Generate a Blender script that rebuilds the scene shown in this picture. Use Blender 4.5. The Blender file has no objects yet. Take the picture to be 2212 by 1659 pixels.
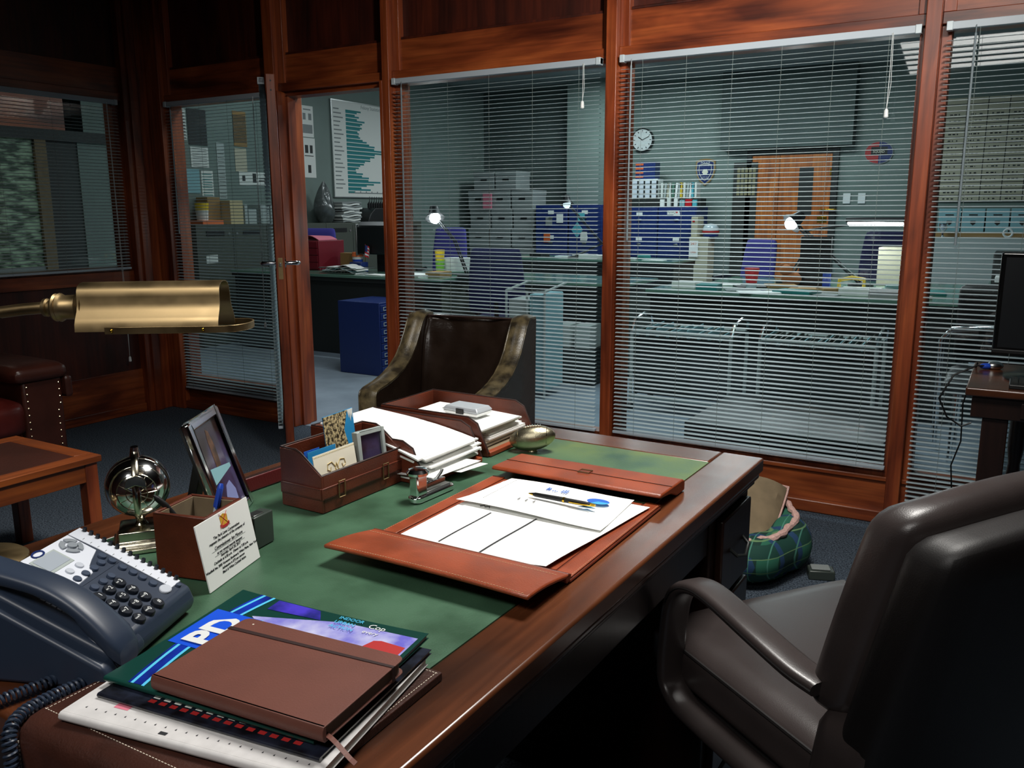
import bpy, math, random
from mathutils import Vector, Matrix, Euler
random.seed(7)
C = bpy.context.scene.collection
S = bpy.context.scene
PI = math.pi

# ---------------------------------------------------------------- camera
cam_d = bpy.data.cameras.new('camera'); cam = bpy.data.objects.new('camera', cam_d); C.objects.link(cam)
cam_d.sensor_fit = 'HORIZONTAL'; cam_d.sensor_width = 36.0
cam_d.lens = 1843.5 * 36.0 / 2212.0
cam_d.clip_start = 0.05; cam_d.clip_end = 60
YAW, PITCH, ROLL = 0.53462, 0.19819, -0.00291
_F = Vector((0, math.cos(PITCH), -math.sin(PITCH))); _U = Vector((0, math.sin(PITCH), math.cos(PITCH))); _R = Vector((1, 0, 0))
_R2 = _R * math.cos(ROLL) + _U * math.sin(ROLL); _U2 = -_R * math.sin(ROLL) + _U * math.cos(ROLL)
_M = Matrix.Rotation(YAW, 3, 'Z')
_R2, _U2, _F = _M @ _R2, _M @ _U2, _M @ _F
cam.matrix_world = Matrix(((_R2.x, _U2.x, -_F.x, 0), (_R2.y, _U2.y, -_F.y, 0), (_R2.z, _U2.z, -_F.z, 1.30), (0, 0, 0, 1)))
S.camera = cam

# ---------------------------------------------------------------- world, exposure
S.view_settings.view_transform = 'Standard'; S.view_settings.look = 'None'
S.view_settings.exposure = 0.0; S.view_settings.gamma = 1.0; S.view_settings.use_curve_mapping = False
w = bpy.data.worlds.new('world'); S.world = w; w.use_nodes = True
w.node_tree.nodes['Background'].inputs[0].default_value = (0.5, 0.6, 0.7, 1)
w.node_tree.nodes['Background'].inputs[1].default_value = 0.01

# ---------------------------------------------------------------- lights
def area(name, loc, target, sx, sy, power, col, spread=180):
    l = bpy.data.lights.new(name, 'AREA'); l.shape = 'RECTANGLE'; l.size = sx; l.size_y = sy
    l.energy = power; l.color = col; l.spread = math.radians(spread)
    o = bpy.data.objects.new(name, l); C.objects.link(o); o.location = loc
    o.rotation_euler = (Vector(target) - Vector(loc)).to_track_quat('-Z', 'Y').to_euler()
    return o
def point(name, loc, power, col, r=0.02):
    l = bpy.data.lights.new(name, 'POINT'); l.energy = power; l.color = col; l.shadow_soft_size = r
    o = bpy.data.objects.new(name, l); C.objects.link(o); o.location = loc; return o
# office ceiling fitting above the desk, then three unseen lights added as fill
area('office_ceiling_light', (-0.55, 1.75, 2.76), (-0.75, 1.75, 0), 0.6, 0.6, 42, (1.0, 0.97, 0.92), 150)
area('corner_fill_light', (-2.6, 1.7, 2.76), (-2.7, 1.8, 0), 0.5, 0.5, 8, (1.0, 0.95, 0.88), 80)  # added fill, lifts the carpet, sofa and side table
area('rear_fill_light', (-0.5, -0.7, 2.70), (-0.9, 0.8, 0.9), 1.2, 0.6, 13, (1.0, 0.97, 0.93), 110)  # unseen soft light added to brighten the brass and desk things
area('partition_fill_light', (0.5, 1.2, 2.70), (-1.3, 3.78, 2.05), 0.25, 0.25, 17, (1.0, 0.95, 0.88), 62)  # added light aimed at the partition to brighten its upper boards
# open-plan room fittings
for i, (x, y, p) in enumerate([(-1.3, 4.7, 34), (-3.6, 4.7, 20), (-2.45, 7.0, 30), (-4.8, 8.0, 15), (-2.45, 9.8, 52), (-4.6, 10.2, 44), (-6.3, 6.6, 7)]):
    area('hall_ceiling_light', (x, y, 3.05), (x, y, 0), 1.1, 0.5, p, (0.86, 0.97, 1.0))
area('left_room_fill_light', (-6.4, 3.0, 2.6), (-6.6, 3.2, 0), 0.6, 0.6, 4, (1.0, 0.9, 0.75))  # unseen lamp added to light the patterned glass panel

# ---------------------------------------------------------------- materials
def c(h):
    h = h.lstrip('#'); v = [int(h[i:i+2], 16) / 255 for i in (0, 2, 4)]
    return tuple(x / 12.92 if x <= .04045 else ((x + .055) / 1.055) ** 2.4 for x in v) + (1,)
def mat(name, col, rough=.5, metal=0, var=0, vscale=8, bump=0, bscale=60, coat=0, spec=.5, emit=0, rvar=0, stretch=None, col2=None, sheen=0, lo=.35, hi=.65, distort=0):
    m = bpy.data.materials.new(name); m.use_nodes = True; nt = m.node_tree; b = nt.nodes['Principled BSDF']
    col = c(col); b.inputs['Base Color'].default_value = col; b.inputs['Roughness'].default_value = rough
    b.inputs['Metallic'].default_value = metal; b.inputs['Specular IOR Level'].default_value = spec
    if coat: b.inputs['Coat Weight'].default_value = coat; b.inputs['Coat Roughness'].default_value = .15
    if sheen: b.inputs['Sheen Weight'].default_value = sheen
    if emit:
        b.inputs['Emission Color'].default_value = col; b.inputs['Emission Strength'].default_value = emit
    if var or col2 or bump or rvar:
        tc = nt.nodes.new('ShaderNodeTexCoord'); mp = nt.nodes.new('ShaderNodeMapping')
        nt.links.new(tc.outputs['Object'], mp.inputs[0])
        if stretch: mp.inputs['Scale'].default_value = stretch
        if var or col2 or rvar:
            n = nt.nodes.new('ShaderNodeTexNoise'); n.inputs['Scale'].default_value = vscale; n.inputs['Detail'].default_value = 6; n.inputs['Distortion'].default_value = distort
            nt.links.new(mp.outputs[0], n.inputs['Vector'])
            r = nt.nodes.new('ShaderNodeValToRGB'); nt.links.new(n.outputs['Fac'], r.inputs[0])
            a = c(col2) if col2 else tuple(max(0, x * (1 - var)) for x in col[:3]) + (1,)
            e = col if col2 else tuple(min(1, x * (1 + var)) for x in col[:3]) + (1,)
            r.color_ramp.elements[0].position = lo; r.color_ramp.elements[1].position = hi
            r.color_ramp.elements[0].color = a; r.color_ramp.elements[1].color = e
            nt.links.new(r.outputs[0], b.inputs['Base Color'])
            if rvar:
                mr = nt.nodes.new('ShaderNodeMapRange'); nt.links.new(n.outputs['Fac'], mr.inputs[0])
                mr.inputs[1].default_value = .3; mr.inputs[2].default_value = .7
                mr.inputs[3].default_value = max(.05, rough - rvar); mr.inputs[4].default_value = min(1, rough + rvar)
                nt.links.new(mr.outputs[0], b.inputs['Roughness'])
        if bump:
            n2 = nt.nodes.new('ShaderNodeTexNoise'); n2.inputs['Scale'].default_value = bscale; n2.inputs['Detail'].default_value = 4
            nt.links.new(mp.outputs[0], n2.inputs['Vector'])
            bp = nt.nodes.new('ShaderNodeBump'); bp.inputs['Strength'].default_value = bump; bp.inputs['Distance'].default_value = .002
            nt.links.new(n2.outputs['Fac'], bp.inputs['Height']); nt.links.new(bp.outputs[0], b.inputs['Normal'])
    return m
def wood(name, dark, mid, light, axis, rough=.4, coat=.2):
    """stained boards: long blotches and fine grain along one axis"""
    m = bpy.data.materials.new(name); m.use_nodes = True; nt = m.node_tree; b = nt.nodes['Principled BSDF']
    b.inputs['Roughness'].default_value = rough; b.inputs['Coat Weight'].default_value = coat; b.inputs['Coat Roughness'].default_value = .2
    tc = nt.nodes.new('ShaderNodeTexCoord')
    def layer(sc, along, across, det, dist):
        mp = nt.nodes.new('ShaderNodeMapping'); nt.links.new(tc.outputs['Object'], mp.inputs[0])
        v = [across] * 3; v['xyz'.index(axis)] = along; mp.inputs['Scale'].default_value = v
        n = nt.nodes.new('ShaderNodeTexNoise'); n.inputs['Scale'].default_value = sc; n.inputs['Detail'].default_value = det; n.inputs['Distortion'].default_value = dist
        nt.links.new(mp.outputs[0], n.inputs['Vector']); return n
    n1 = layer(3.2, .55, 2.2, 4, .6); n2 = layer(30, .08, 2.0, 5, .3)
    r = nt.nodes.new('ShaderNodeValToRGB'); cr = r.color_ramp
    cr.elements[0].position = .3; cr.elements[0].color = c(dark); cr.elements[1].position = .72; cr.elements[1].color = c(light)
    e = cr.elements.new(.5); e.color = c(mid)
    nt.links.new(n1.outputs['Fac'], r.inputs[0])
    mx = nt.nodes.new('ShaderNodeMix'); mx.data_type = 'RGBA'; mx.blend_type = 'MULTIPLY'; mx.inputs[0].default_value = .75
    r2 = nt.nodes.new('ShaderNodeValToRGB'); r2.color_ramp.elements[0].position = .3; r2.color_ramp.elements[0].color = (.45, .42, .4, 1)
    r2.color_ramp.elements[1].position = .62; r2.color_ramp.elements[1].color = (1, 1, 1, 1)
    nt.links.new(n2.outputs['Fac'], r2.inputs[0]); nt.links.new(r.outputs[0], mx.inputs[6]); nt.links.new(r2.outputs[0], mx.inputs[7])
    nt.links.new(mx.outputs[2], b.inputs['Base Color'])
    bp = nt.nodes.new('ShaderNodeBump'); bp.inputs['Strength'].default_value = .25; bp.inputs['Distance'].default_value = .001
    nt.links.new(n2.outputs['Fac'], bp.inputs['Height']); nt.links.new(bp.outputs[0], b.inputs['Normal'])
    return m
def glass(name, tint=(.9, .95, .95), gl=.06):
    m = bpy.data.materials.new(name); m.use_nodes = True; nt = m.node_tree; nt.nodes.remove(nt.nodes['Principled BSDF'])
    t = nt.nodes.new('ShaderNodeBsdfTransparent'); t.inputs[0].default_value = tint + (1,)
    g = nt.nodes.new('ShaderNodeBsdfGlossy'); g.inputs['Roughness'].default_value = .02
    x = nt.nodes.new('ShaderNodeMixShader'); x.inputs[0].default_value = gl
    nt.links.new(t.outputs[0], x.inputs[1]); nt.links.new(g.outputs[0], x.inputs[2]); nt.links.new(x.outputs[0], nt.nodes['Material Output'].inputs[0])
    return m
W = {}
W['h'] = wood('redwood stained, grain across', '#4a1c0e', '#88401f', '#ac5a2c', 'x')
W['v'] = wood('redwood stained, grain upright', '#4c1d0e', '#8b3f1f', '#ac592c', 'z')
W['y'] = wood('redwood stained, grain deep', '#4a1c0e', '#88401f', '#a6562a', 'y')
W['panel'] = wood('dark stained panel', '#2a0f08', '#43180d', '#55200f', 'z', .5, .05)
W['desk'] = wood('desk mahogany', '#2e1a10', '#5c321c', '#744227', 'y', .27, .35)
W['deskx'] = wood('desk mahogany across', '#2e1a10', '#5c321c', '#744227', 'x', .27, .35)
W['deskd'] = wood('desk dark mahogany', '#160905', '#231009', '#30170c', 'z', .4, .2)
W['table'] = wood('side table oak', '#6a3112', '#8c4519', '#a5561f', 'x', .4, .2)
W['tabley'] = wood('side table oak y', '#6a3112', '#8c4519', '#a5561f', 'y', .4, .2)
W['door'] = wood('orange pine', '#8e4a1c', '#c06a2c', '#dd8640', 'z', .4, .3)
MT = dict(
 carpet=mat('office carpet', '#5b6672', .95, col2='#262d36', vscale=160, bump=.9, bscale=300, spec=.1, lo=.38, hi=.62),
 hcarpet=mat('hall carpet', '#8b97a3', .95, var=.12, vscale=3, bump=.3, bscale=300, spec=.1),
 plaster=mat('hall wall paint', '#75847e', .8, var=.05, vscale=3),
 plasterd=mat('dark grey hall wall', '#4d5956', .8, var=.1, vscale=3),
 ceil=mat('ceiling paint', '#8d9290', .9),
 oceil=mat('office ceiling', '#1b1512', .9),
 alu=mat('grey blind enamel', '#aab9be', .4, .0, spec=.5),
 rail=mat('blind head rail', '#a9b4bd', .45, .0),
 clearp=mat('clear plastic', '#b9c6cc', .15, spec=.8),
 cord=mat('white cord', '#c9cfcf', .7), lad=mat('grey ladder thread', '#76827f', .8), wand=mat('grey wand', '#7d8a90', .3),
 white=mat('white plastic', '#e8ebea', .4),
 green=mat('green leather', '#3d5e47', .40, var=.25, vscale=9, bump=.25, bscale=400, rvar=.1),
 saddle=mat('saddle leather', '#8e3f20', .42, var=.22, vscale=14, bump=.3, bscale=350, rvar=.08),
 saddled=mat('darker saddle leather', '#6a2c18', .45, var=.2, vscale=14, bump=.3, bscale=350),
 box=mat('brown box leather', '#5f2a18', .42, var=.25, vscale=14, bump=.3, bscale=350),
 boxin=mat('suede lining', '#7a6a52', .9, var=.1, vscale=30),
 trim=mat('leather edge', '#2e1610', .5), stitch=mat('tan thread', '#c9a27c', .8), stitchw=mat('pale thread', '#e4d9c6', .8),
 mat_l=mat('dark brown leather', '#3e221a', .38, var=.2, vscale=18, bump=.3, bscale=350),
 paper=mat('white paper', '#f4f5f2', .7), paper2=mat('off white paper', '#dfe2dc', .8), ink=mat('black ink', '#24262a', .7), inkb=mat('blue ink', '#1d62c8', .6), inkc=mat('cyan ink', '#3da6dd', .6),
 chrome=mat('chrome', '#eef2f4', .12, 1), steel=mat('brushed steel', '#b5b9b8', .3, 1), silver=mat('antique silver', '#cfc8b4', .22, 1, var=.2, vscale=30, rvar=.1),
 pewter=mat('football pewter', '#bdb59a', .3, 1, var=.25, vscale=20, bump=.3, bscale=500),
 brass=mat('aged brass', '#98835f', .42, 1, var=.18, vscale=16, rvar=.08), gold=mat('gold', '#d8ae3c', .2, 1),
 black=mat('black plastic', '#0c0d0e', .45), blackg=mat('gloss black', '#090a0b', .15), dark=mat('dark grey metal', '#1d2120', .5), screen=mat('dark screen', '#14171a', .3),
 chairb=mat('black brown chair leather', '#383130', .34, var=.12, vscale=6, bump=.10, bscale=500, rvar=.05),
 chairblk=mat('matte black leather', '#120f0f', .5, bump=.10, bscale=500),
 tub=mat('dark tub chair leather', '#241a14', .26, var=.3, vscale=6, bump=.25, bscale=120, rvar=.08),
 tubw=mat('worn olive leather', '#665a40', .3, col2='#2b251b', vscale=22, bump=.3, bscale=200),
 sofa=mat('oxblood leather', '#4a1713', .3, var=.3, vscale=8, bump=.3, bscale=120), sofad=mat('brown sofa leather', '#3c1c14', .35, var=.2, vscale=8, bump=.3, bscale=120),
 stud=mat('brass stud', '#d8c8a8', .25, 1),
 phone=mat('blue grey phone plastic', '#2c3749', .38), phoned=mat('dark phone plastic', '#1d2532', .4), key=mat('phone key', '#191e27', .3), keyl=mat('soft phone key', '#3b475b', .35), keyn=mat('grey navigation key', '#8e959c', .4), keyw=mat('pale phone key', '#c5cbd5', .35),
 plate=mat('white phone label', '#dfe4ee', .4), lcd=mat('phone display', '#aab3bd', .15),
 notebk=mat('brown notebook cover', '#6b3f34', .5, var=.06, vscale=20, bump=.15, bscale=500), notep=mat('notebook pages', '#8f877a', .8), band=mat('dark elastic', '#2b1310', .6),
 magg=mat('dark teal cover', '#123f37', .3, coat=.4), magb=mat('blue cover', '#1438b8', .3, coat=.4, col2='#101a5a', vscale=20), magk=mat('black cover', '#0d0e14', .3, coat=.4, col2='#232838', vscale=60), magw=mat('pale magazine', '#dcdad9', .35, coat=.3, var=.06, vscale=60), cyan=mat('light cyan print', '#5cc9f2', .3), blue=mat('bright blue print', '#1a55dd', .35), violet=mat('violet print', '#4a3bc8', .35, col2='#18206a', vscale=25), redp=mat('red print', '#b32a2a', .5), haze=mat('pale violet print', '#cfd0ee', .3, col2='#6f6bd0', vscale=22),
 navy=mat('navy metal', '#1a2f6b', .35, spec=.5), navyd=mat('dark navy fabric', '#14184a', .85), purple=mat('purple fabric', '#3f3a94', .85),
 olive=mat('olive grey metal', '#464b42', .5), greent=mat('green glass top', '#5f8474', .12), red=mat('dark red steel', '#7a1526', .4), redc=mat('red cup', '#c8202a', .35), orange=mat('orange plastic', '#e8743c', .5), yellow=mat('yellow plastic', '#e8c42c', .5), kraft=mat('kraft card', '#9b7a4c', .8), tan=mat('tan box', '#c4b48a', .8), lblue=mat('pale blue box', '#86b4bd', .7), lgrey=mat('light grey metal', '#a9b3b0', .5), mgrey=mat('mid grey card', '#868c8b', .8), brown=mat('brown plush', '#9a5a2c', .95), bluep=mat('blue plastic', '#1f49b8', .4), pink=mat('pink paper', '#d8788c', .8), teal=mat('teal print', '#177a78', .6), tealb=mat('blue green print', '#1d7f86', .6), greenl=mat('lime plastic', '#7cc23a', .5), cyanp=mat('cyan plastic', '#5ab4c4', .4), orangep=mat('orange print', '#d9622b', .6), beige=mat('beige plastic', '#b9b39c', .5),
 casel=mat('silver painted case', '#c3cad0', .3, .3), bulbd=mat('dim lamp tube', '#cfe0e6', .5, emit=1.5),
 shade=mat('lamp black', '#15171a', .4), bulb=mat('lamp tube', '#ffffff', .5, emit=22),
 redbook=mat('burgundy leather', '#5f1519', .45, bump=.2, bscale=300), tartan=None, fleece=mat('pink fleece', '#d9b0a6', .95, var=.15, vscale=120, bump=1, bscale=300), suede=mat('beige bed suede', '#85745a', .9, var=.15, vscale=12, bump=.3, bscale=60),
 glass=glass('window glass'), foliage=None, bark=mat('bark picture', '#c9b78a', .5, col2='#2e2414', vscale=160, lo=.42, hi=.58), sky=mat('blue picture', '#2a8fc8', .5), cream=mat('cream card', '#f7f2dc', .6), goldp=mat('gold print', '#d3bd7d', .5), grbox=mat('grey green box', '#39413c', .35),
 photo=mat('portrait photograph', '#58507c', .2, col2='#2b1a16', vscale=9, coat=.6), photo2=mat('pale photograph patch', '#8a92c4', .25), skin=mat('photograph sepia', '#6e4a30', .3, col2='#2f2018', vscale=40),
 bag=mat('grey clear bag', '#4e5453', .2, var=.3, vscale=10), brsh=mat('matt dark grey', '#232726', .6), rack=mat('dark notice rack', '#2c2f2b', .6), racki=mat('yellowed tags', '#8a8260', .7),
 corr=mat('wood edge strip', '#8a5a3a', .5),
)
def tartan():
    m = bpy.data.materials.new('green tartan'); m.use_nodes = True; nt = m.node_tree; b = nt.nodes['Principled BSDF']; b.inputs['Roughness'].default_value = .85
    tc = nt.nodes.new('ShaderNodeTexCoord'); prev = None
    base = nt.nodes.new('ShaderNodeRGB'); base.outputs[0].default_value = c('#2a6b54'); prev = base.outputs[0]
    for d, sc, lo, col, dist in (('X', 3.0, .62, '#123a31', .6), ('Z', 3.2, .66, '#15443a', .6), ('Y', 3.0, .88, '#23456a', .6), ('X', 5.2, .992, '#4f8f7c', .8), ('Z', 6.3, .992, '#6f9464', .8)):
        wv = nt.nodes.new('ShaderNodeTexWave'); wv.bands_direction = d; wv.inputs['Scale'].default_value = sc; wv.inputs['Distortion'].default_value = dist
        nt.links.new(tc.outputs['Object'], wv.inputs['Vector'])
        r = nt.nodes.new('ShaderNodeValToRGB'); r.color_ramp.elements[0].position = lo - .01; r.color_ramp.elements[1].position = lo + .01
        nt.links.new(wv.outputs['Fac'], r.inputs[0])
        mx = nt.nodes.new('ShaderNodeMix'); mx.data_type = 'RGBA'; nt.links.new(r.outputs[0], mx.inputs[0]); nt.links.new(prev, mx.inputs[6]); mx.inputs[7].default_value = c(col); prev = mx.outputs[2]
    nt.links.new(prev, b.inputs['Base Color']); return m
MT['tartan'] = tartan()
def inlay():
    """green desk leather rubbed to olive along its far and right edges"""
    m = MT['green']; nt = m.node_tree; b = nt.nodes['Principled BSDF']; src = b.inputs['Base Color'].links[0].from_socket
    tc = nt.nodes.new('ShaderNodeTexCoord'); sp = nt.nodes.new('ShaderNodeSeparateXYZ'); nt.links.new(tc.outputs['Object'], sp.inputs[0])
    n = nt.nodes.new('ShaderNodeTexNoise'); n.inputs['Scale'].default_value = 9; n.inputs['Detail'].default_value = 5; nt.links.new(tc.outputs['Object'], n.inputs['Vector'])
    outs = []
    for ax, a0, a1 in (('Y', .40, .61), ('X', .26, .36)):
        mr = nt.nodes.new('ShaderNodeMapRange'); mr.inputs[1].default_value = a0; mr.inputs[2].default_value = a1; nt.links.new(sp.outputs[ax], mr.inputs[0]); outs.append(mr)
    mxx = nt.nodes.new('ShaderNodeMath'); mxx.operation = 'MAXIMUM'; nt.links.new(outs[0].outputs[0], mxx.inputs[0])
    g2 = nt.nodes.new('ShaderNodeMapRange'); g2.inputs[1].default_value = -.1; g2.inputs[2].default_value = .45; nt.links.new(sp.outputs['Y'], g2.inputs[0])
    ml = nt.nodes.new('ShaderNodeMath'); ml.operation = 'MULTIPLY'; nt.links.new(outs[1].outputs[0], ml.inputs[0]); nt.links.new(g2.outputs[0], ml.inputs[1]); nt.links.new(ml.outputs[0], mxx.inputs[1])
    r = nt.nodes.new('ShaderNodeValToRGB'); r.color_ramp.elements[0].position = .38; r.color_ramp.elements[1].position = .62; nt.links.new(n.outputs['Fac'], r.inputs[0])
    m2 = nt.nodes.new('ShaderNodeMath'); m2.operation = 'MULTIPLY'; nt.links.new(mxx.outputs[0], m2.inputs[0]); nt.links.new(r.outputs[0], m2.inputs[1])
    m3 = nt.nodes.new('ShaderNodeMath'); m3.operation = 'MULTIPLY'; m3.inputs[1].default_value = .55; nt.links.new(m2.outputs[0], m3.inputs[0])
    mx = nt.nodes.new('ShaderNodeMix'); mx.data_type = 'RGBA'; nt.links.new(m3.outputs[0], mx.inputs[0]); nt.links.new(src, mx.inputs[6]); mx.inputs[7].default_value = c('#76803c')
    nt.links.new(mx.outputs[2], b.inputs['Base Color'])
inlay()
MT['foliage'] = mat('patterned garden glass', '#a9c4a4', .35, col2='#26402a', vscale=9, bump=.3, bscale=30, stretch=(1, 1, 3), lo=.42, hi=.6)

# ---------------------------------------------------------------- mesh builder
class MB:
    def __init__(s): s.v = []; s.f = []; s.x = None
    def add(s, vs, fs):
        o = len(s.v)
        for p in vs:
            p = Vector(p); s.v.append(s.x @ p if s.x else p)
        s.f += [tuple(i + o for i in f) for f in fs]; return s
    def box(s, x0, x1, y0, y1, z0, z1):
        return s.add([(x, y, z) for z in (z0, z1) for y in (y0, y1) for x in (x0, x1)],
                     [(0, 2, 3, 1), (4, 5, 7, 6), (0, 1, 5, 4), (2, 6, 7, 3), (0, 4, 6, 2), (1, 3, 7, 5)])
    def prism(s, poly, ax, a0, a1):
        """polygon in the plane across axis ax, extruded from a0 to a1"""
        n = len(poly)
        def q(p, a):
            return {'x': (a, p[0], p[1]), 'y': (p[0], a, p[1]), 'z': (p[0], p[1], a)}[ax]
        return s.add([q(p, a0) for p in poly] + [q(p, a1) for p in poly],
                     [tuple(range(n))[::-1], tuple(range(n, 2 * n))] + [(i, (i + 1) % n, n + (i + 1) % n, n + i) for i in range(n)])
    def tube(s, pts, r, n=10, caps=True, closed=False, flat=1.0):
        pts = [Vector(p) for p in pts]; m = len(pts); rs = r if isinstance(r, (list, tuple)) else [r] * m
        vs = []; up = None
        for i, p in enumerate(pts):
            if closed: t = (pts[(i + 1) % m] - pts[i - 1]).normalized()
            else: t = (pts[min(i + 1, m - 1)] - pts[max(i - 1, 0)]).normalized()
            if up is None: up = t.cross(Vector((0, 0, 1)) if abs(t.z) < .9 else Vector((1, 0, 0))).normalized()
            else: up = (up - t * up.dot(t)).normalized()
            b = t.cross(up)
            for k in range(n):
                a = 2 * PI * k / n; vs.append(p + (up * math.cos(a) + b * math.sin(a) * flat) * rs[i])
        fs = []
        for i in range(m if closed else m - 1):
            j = (i + 1) % m
            fs += [(i * n + k, i * n + (k + 1) % n, j * n + (k + 1) % n, j * n + k) for k in range(n)]
        if caps and not closed: fs += [tuple(range(n))[::-1], tuple(range((m - 1) * n, m * n))]
        return s.add(vs, fs)
    def cyl(s, p0, p1, r0, r1=None, n=20): return s.tube([p0, p1], [r0, r0 if r1 is None else r1], n)
    def lathe(s, prof, n=32, cx=0, cy=0, cap=True):
        m = len(prof); vs = [(cx + r * math.cos(2 * PI * k / n), cy + r * math.sin(2 * PI * k / n), z) for r, z in prof for k in range(n)]
        fs = [(i * n + k, i * n + (k + 1) % n, (i + 1) * n + (k + 1) % n, (i + 1) * n + k) for i in range(m - 1) for k in range(n)]
        if cap and prof[0][0] > 1e-5: fs.append(tuple(range(n))[::-1])
        if cap and prof[-1][0] > 1e-5: fs.append(tuple(range((m - 1) * n, m * n)))
        return s.add(vs, fs)
    def grid(s, fn, nu, nv, wu=False, wv=False):
        vs = [fn(i / (nu if wu else nu - 1), j / (nv if wv else nv - 1)) for i in range(nu) for j in range(nv)]
        fs = [(i * nv + j, ((i + 1) % nu) * nv + j, ((i + 1) % nu) * nv + (j + 1) % nv, i * nv + (j + 1) % nv)
              for i in range(nu if wu else nu - 1) for j in range(nv if wv else nv - 1)]
        return s.add(vs, fs)
    def sphere(s, cc, rx, ry=None, rz=None, n=20, m=12):
        ry = ry or rx; rz = rz or rx
        return s.grid(lambda u, v: (cc[0] + rx * math.sin(PI * v) * math.cos(2 * PI * u), cc[1] + ry * math.sin(PI * v) * math.sin(2 * PI * u), cc[2] + rz * math.cos(PI * v)), n, m, wu=True)
    def sheet(s, fn, nu, nv, t):
        """solid sheet: fn(u,v) gives the lower face point; upper face is t higher"""
        top = lambda u, v: tuple(Vector(fn(u, v)) + Vector((0, 0, t)))
        o = len(s.v); s.grid(fn, nu, nv); k = nu * nv; s.grid(top, nu, nv)
        e = [i * nv for i in range(nu)] + [(nu - 1) * nv + j for j in range(1, nv)] + [i * nv + nv - 1 for i in range(nu - 2, -1, -1)] + [j for j in range(nv - 2, 0, -1)]
        s.f += [(o + e[i], o + e[(i + 1) % len(e)], o + k + e[(i + 1) % len(e)], o + k + e[i]) for i in range(len(e))]
        return s
def obj(name, mb, m, parent=None, smooth=False, bevel=0, sub=0, loc=None, rz=0, rot=None, seg=2, solid=0):
    me = bpy.data.meshes.new(name); me.from_pydata([tuple(v) for v in mb.v], [], mb.f)
    import bmesh
    bm = bmesh.new(); bm.from_mesh(me); bmesh.ops.remove_doubles(bm, verts=bm.verts, dist=1e-6); bmesh.ops.recalc_face_normals(bm, faces=bm.faces); bm.to_mesh(me); bm.free()
    me.materials.append(MT[m] if isinstance(m, str) else m)
    o = bpy.data.objects.new(name, me); C.objects.link(o)
    if parent: o.parent = parent
    if loc: o.location = loc
    if rz: o.rotation_euler = (0, 0, rz)
    if rot: o.rotation_euler = rot
    if solid:
        md = o.modifiers.new('t', 'SOLIDIFY'); md.thickness = solid; md.offset = 0
    if bevel:
        md = o.modifiers.new('b', 'BEVEL'); md.width = bevel; md.segments = seg; md.limit_method = 'ANGLE'; md.angle_limit = math.radians(40)
    if sub:
        md = o.modifiers.new('s', 'SUBSURF'); md.levels = sub; md.render_levels = sub
    if smooth or bevel or sub:
        for p in me.polygons: p.use_smooth = True
        if not sub:
            try: me.set_sharp_from_angle(angle=math.radians(38))
            except Exception: pass
    return o
def tag(o, label, cat, group=None):
    o['label'] = label; o['category'] = cat
    if group: o['group'] = group
    return o
def thing(name, label, cat, loc=(0, 0, 0), rz=0, group=None, rot=None):
    o = bpy.data.objects.new(name, None); C.objects.link(o); o.location = loc; o.rotation_euler = rot or (0, 0, rz)
    o.empty_display_size = .1
    return tag(o, label, cat, group)
def struct(name, mb, m, parent=None, **k):
    o = obj(name, mb, m, parent, **k)
    if not parent: o['kind'] = 'structure'
    return o
def dup(root, loc, rz, label):
    """copy a thing with its parts and their parts"""
    r = root.copy(); C.objects.link(r); r.location = loc; r.rotation_euler = (0, 0, rz); r['label'] = label
    for ch in list(root.children):
        cc = ch.copy(); C.objects.link(cc); cc.parent = r
        for g in list(ch.children):
            d = g.copy(); C.objects.link(d); d.parent = cc
    return r
def B(*a): return MB().box(*a)
def text(items, m, parent, name='lettering', mtx=None, ext=.0002):
    """several strings as ONE mesh. item: (string, size, x, y[, align]) in the plane of mtx"""
    vs = []; fs = []
    for it in items:
        st, size, x, y = it[:4]
        cu = bpy.data.curves.new('t', 'FONT'); cu.body = st; cu.size = size; cu.align_x = it[4] if len(it) > 4 else 'CENTER'; cu.align_y = 'CENTER'; cu.extrude = ext; cu.resolution_u = 3
        if len(it) > 5: cu.shear = it[5]
        if len(it) > 6: cu.offset = it[6]
        o = bpy.data.objects.new('t', cu); C.objects.link(o); bpy.context.view_layer.update()
        me = bpy.data.meshes.new_from_object(o.evaluated_get(bpy.context.evaluated_depsgraph_get()))
        k = len(vs); vs += [Vector((v.co.x + x, v.co.y + y, v.co.z)) for v in me.vertices]; fs += [tuple(i + k for i in p.vertices) for p in me.polygons]
        bpy.data.objects.remove(o); bpy.data.curves.remove(cu); bpy.data.meshes.remove(me)
    me = bpy.data.meshes.new(name); me.from_pydata([tuple(mtx @ v) if mtx else tuple(v) for v in vs], [], fs); me.materials.append(MT[m])
    o = bpy.data.objects.new(name, me); C.objects.link(o); o.parent = parent
    return o
def frame3(o, right, up):
    """matrix whose x runs right, y runs up, z out of the face"""
    r = Vector(right).normalized(); u = Vector(up).normalized(); n = r.cross(u); u = n.cross(r)
    return Matrix(((r.x, u.x, n.x, o[0]), (r.y, u.y, n.y, o[1]), (r.z, u.z, n.z, o[2]), (0, 0, 0, 1)))

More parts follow.
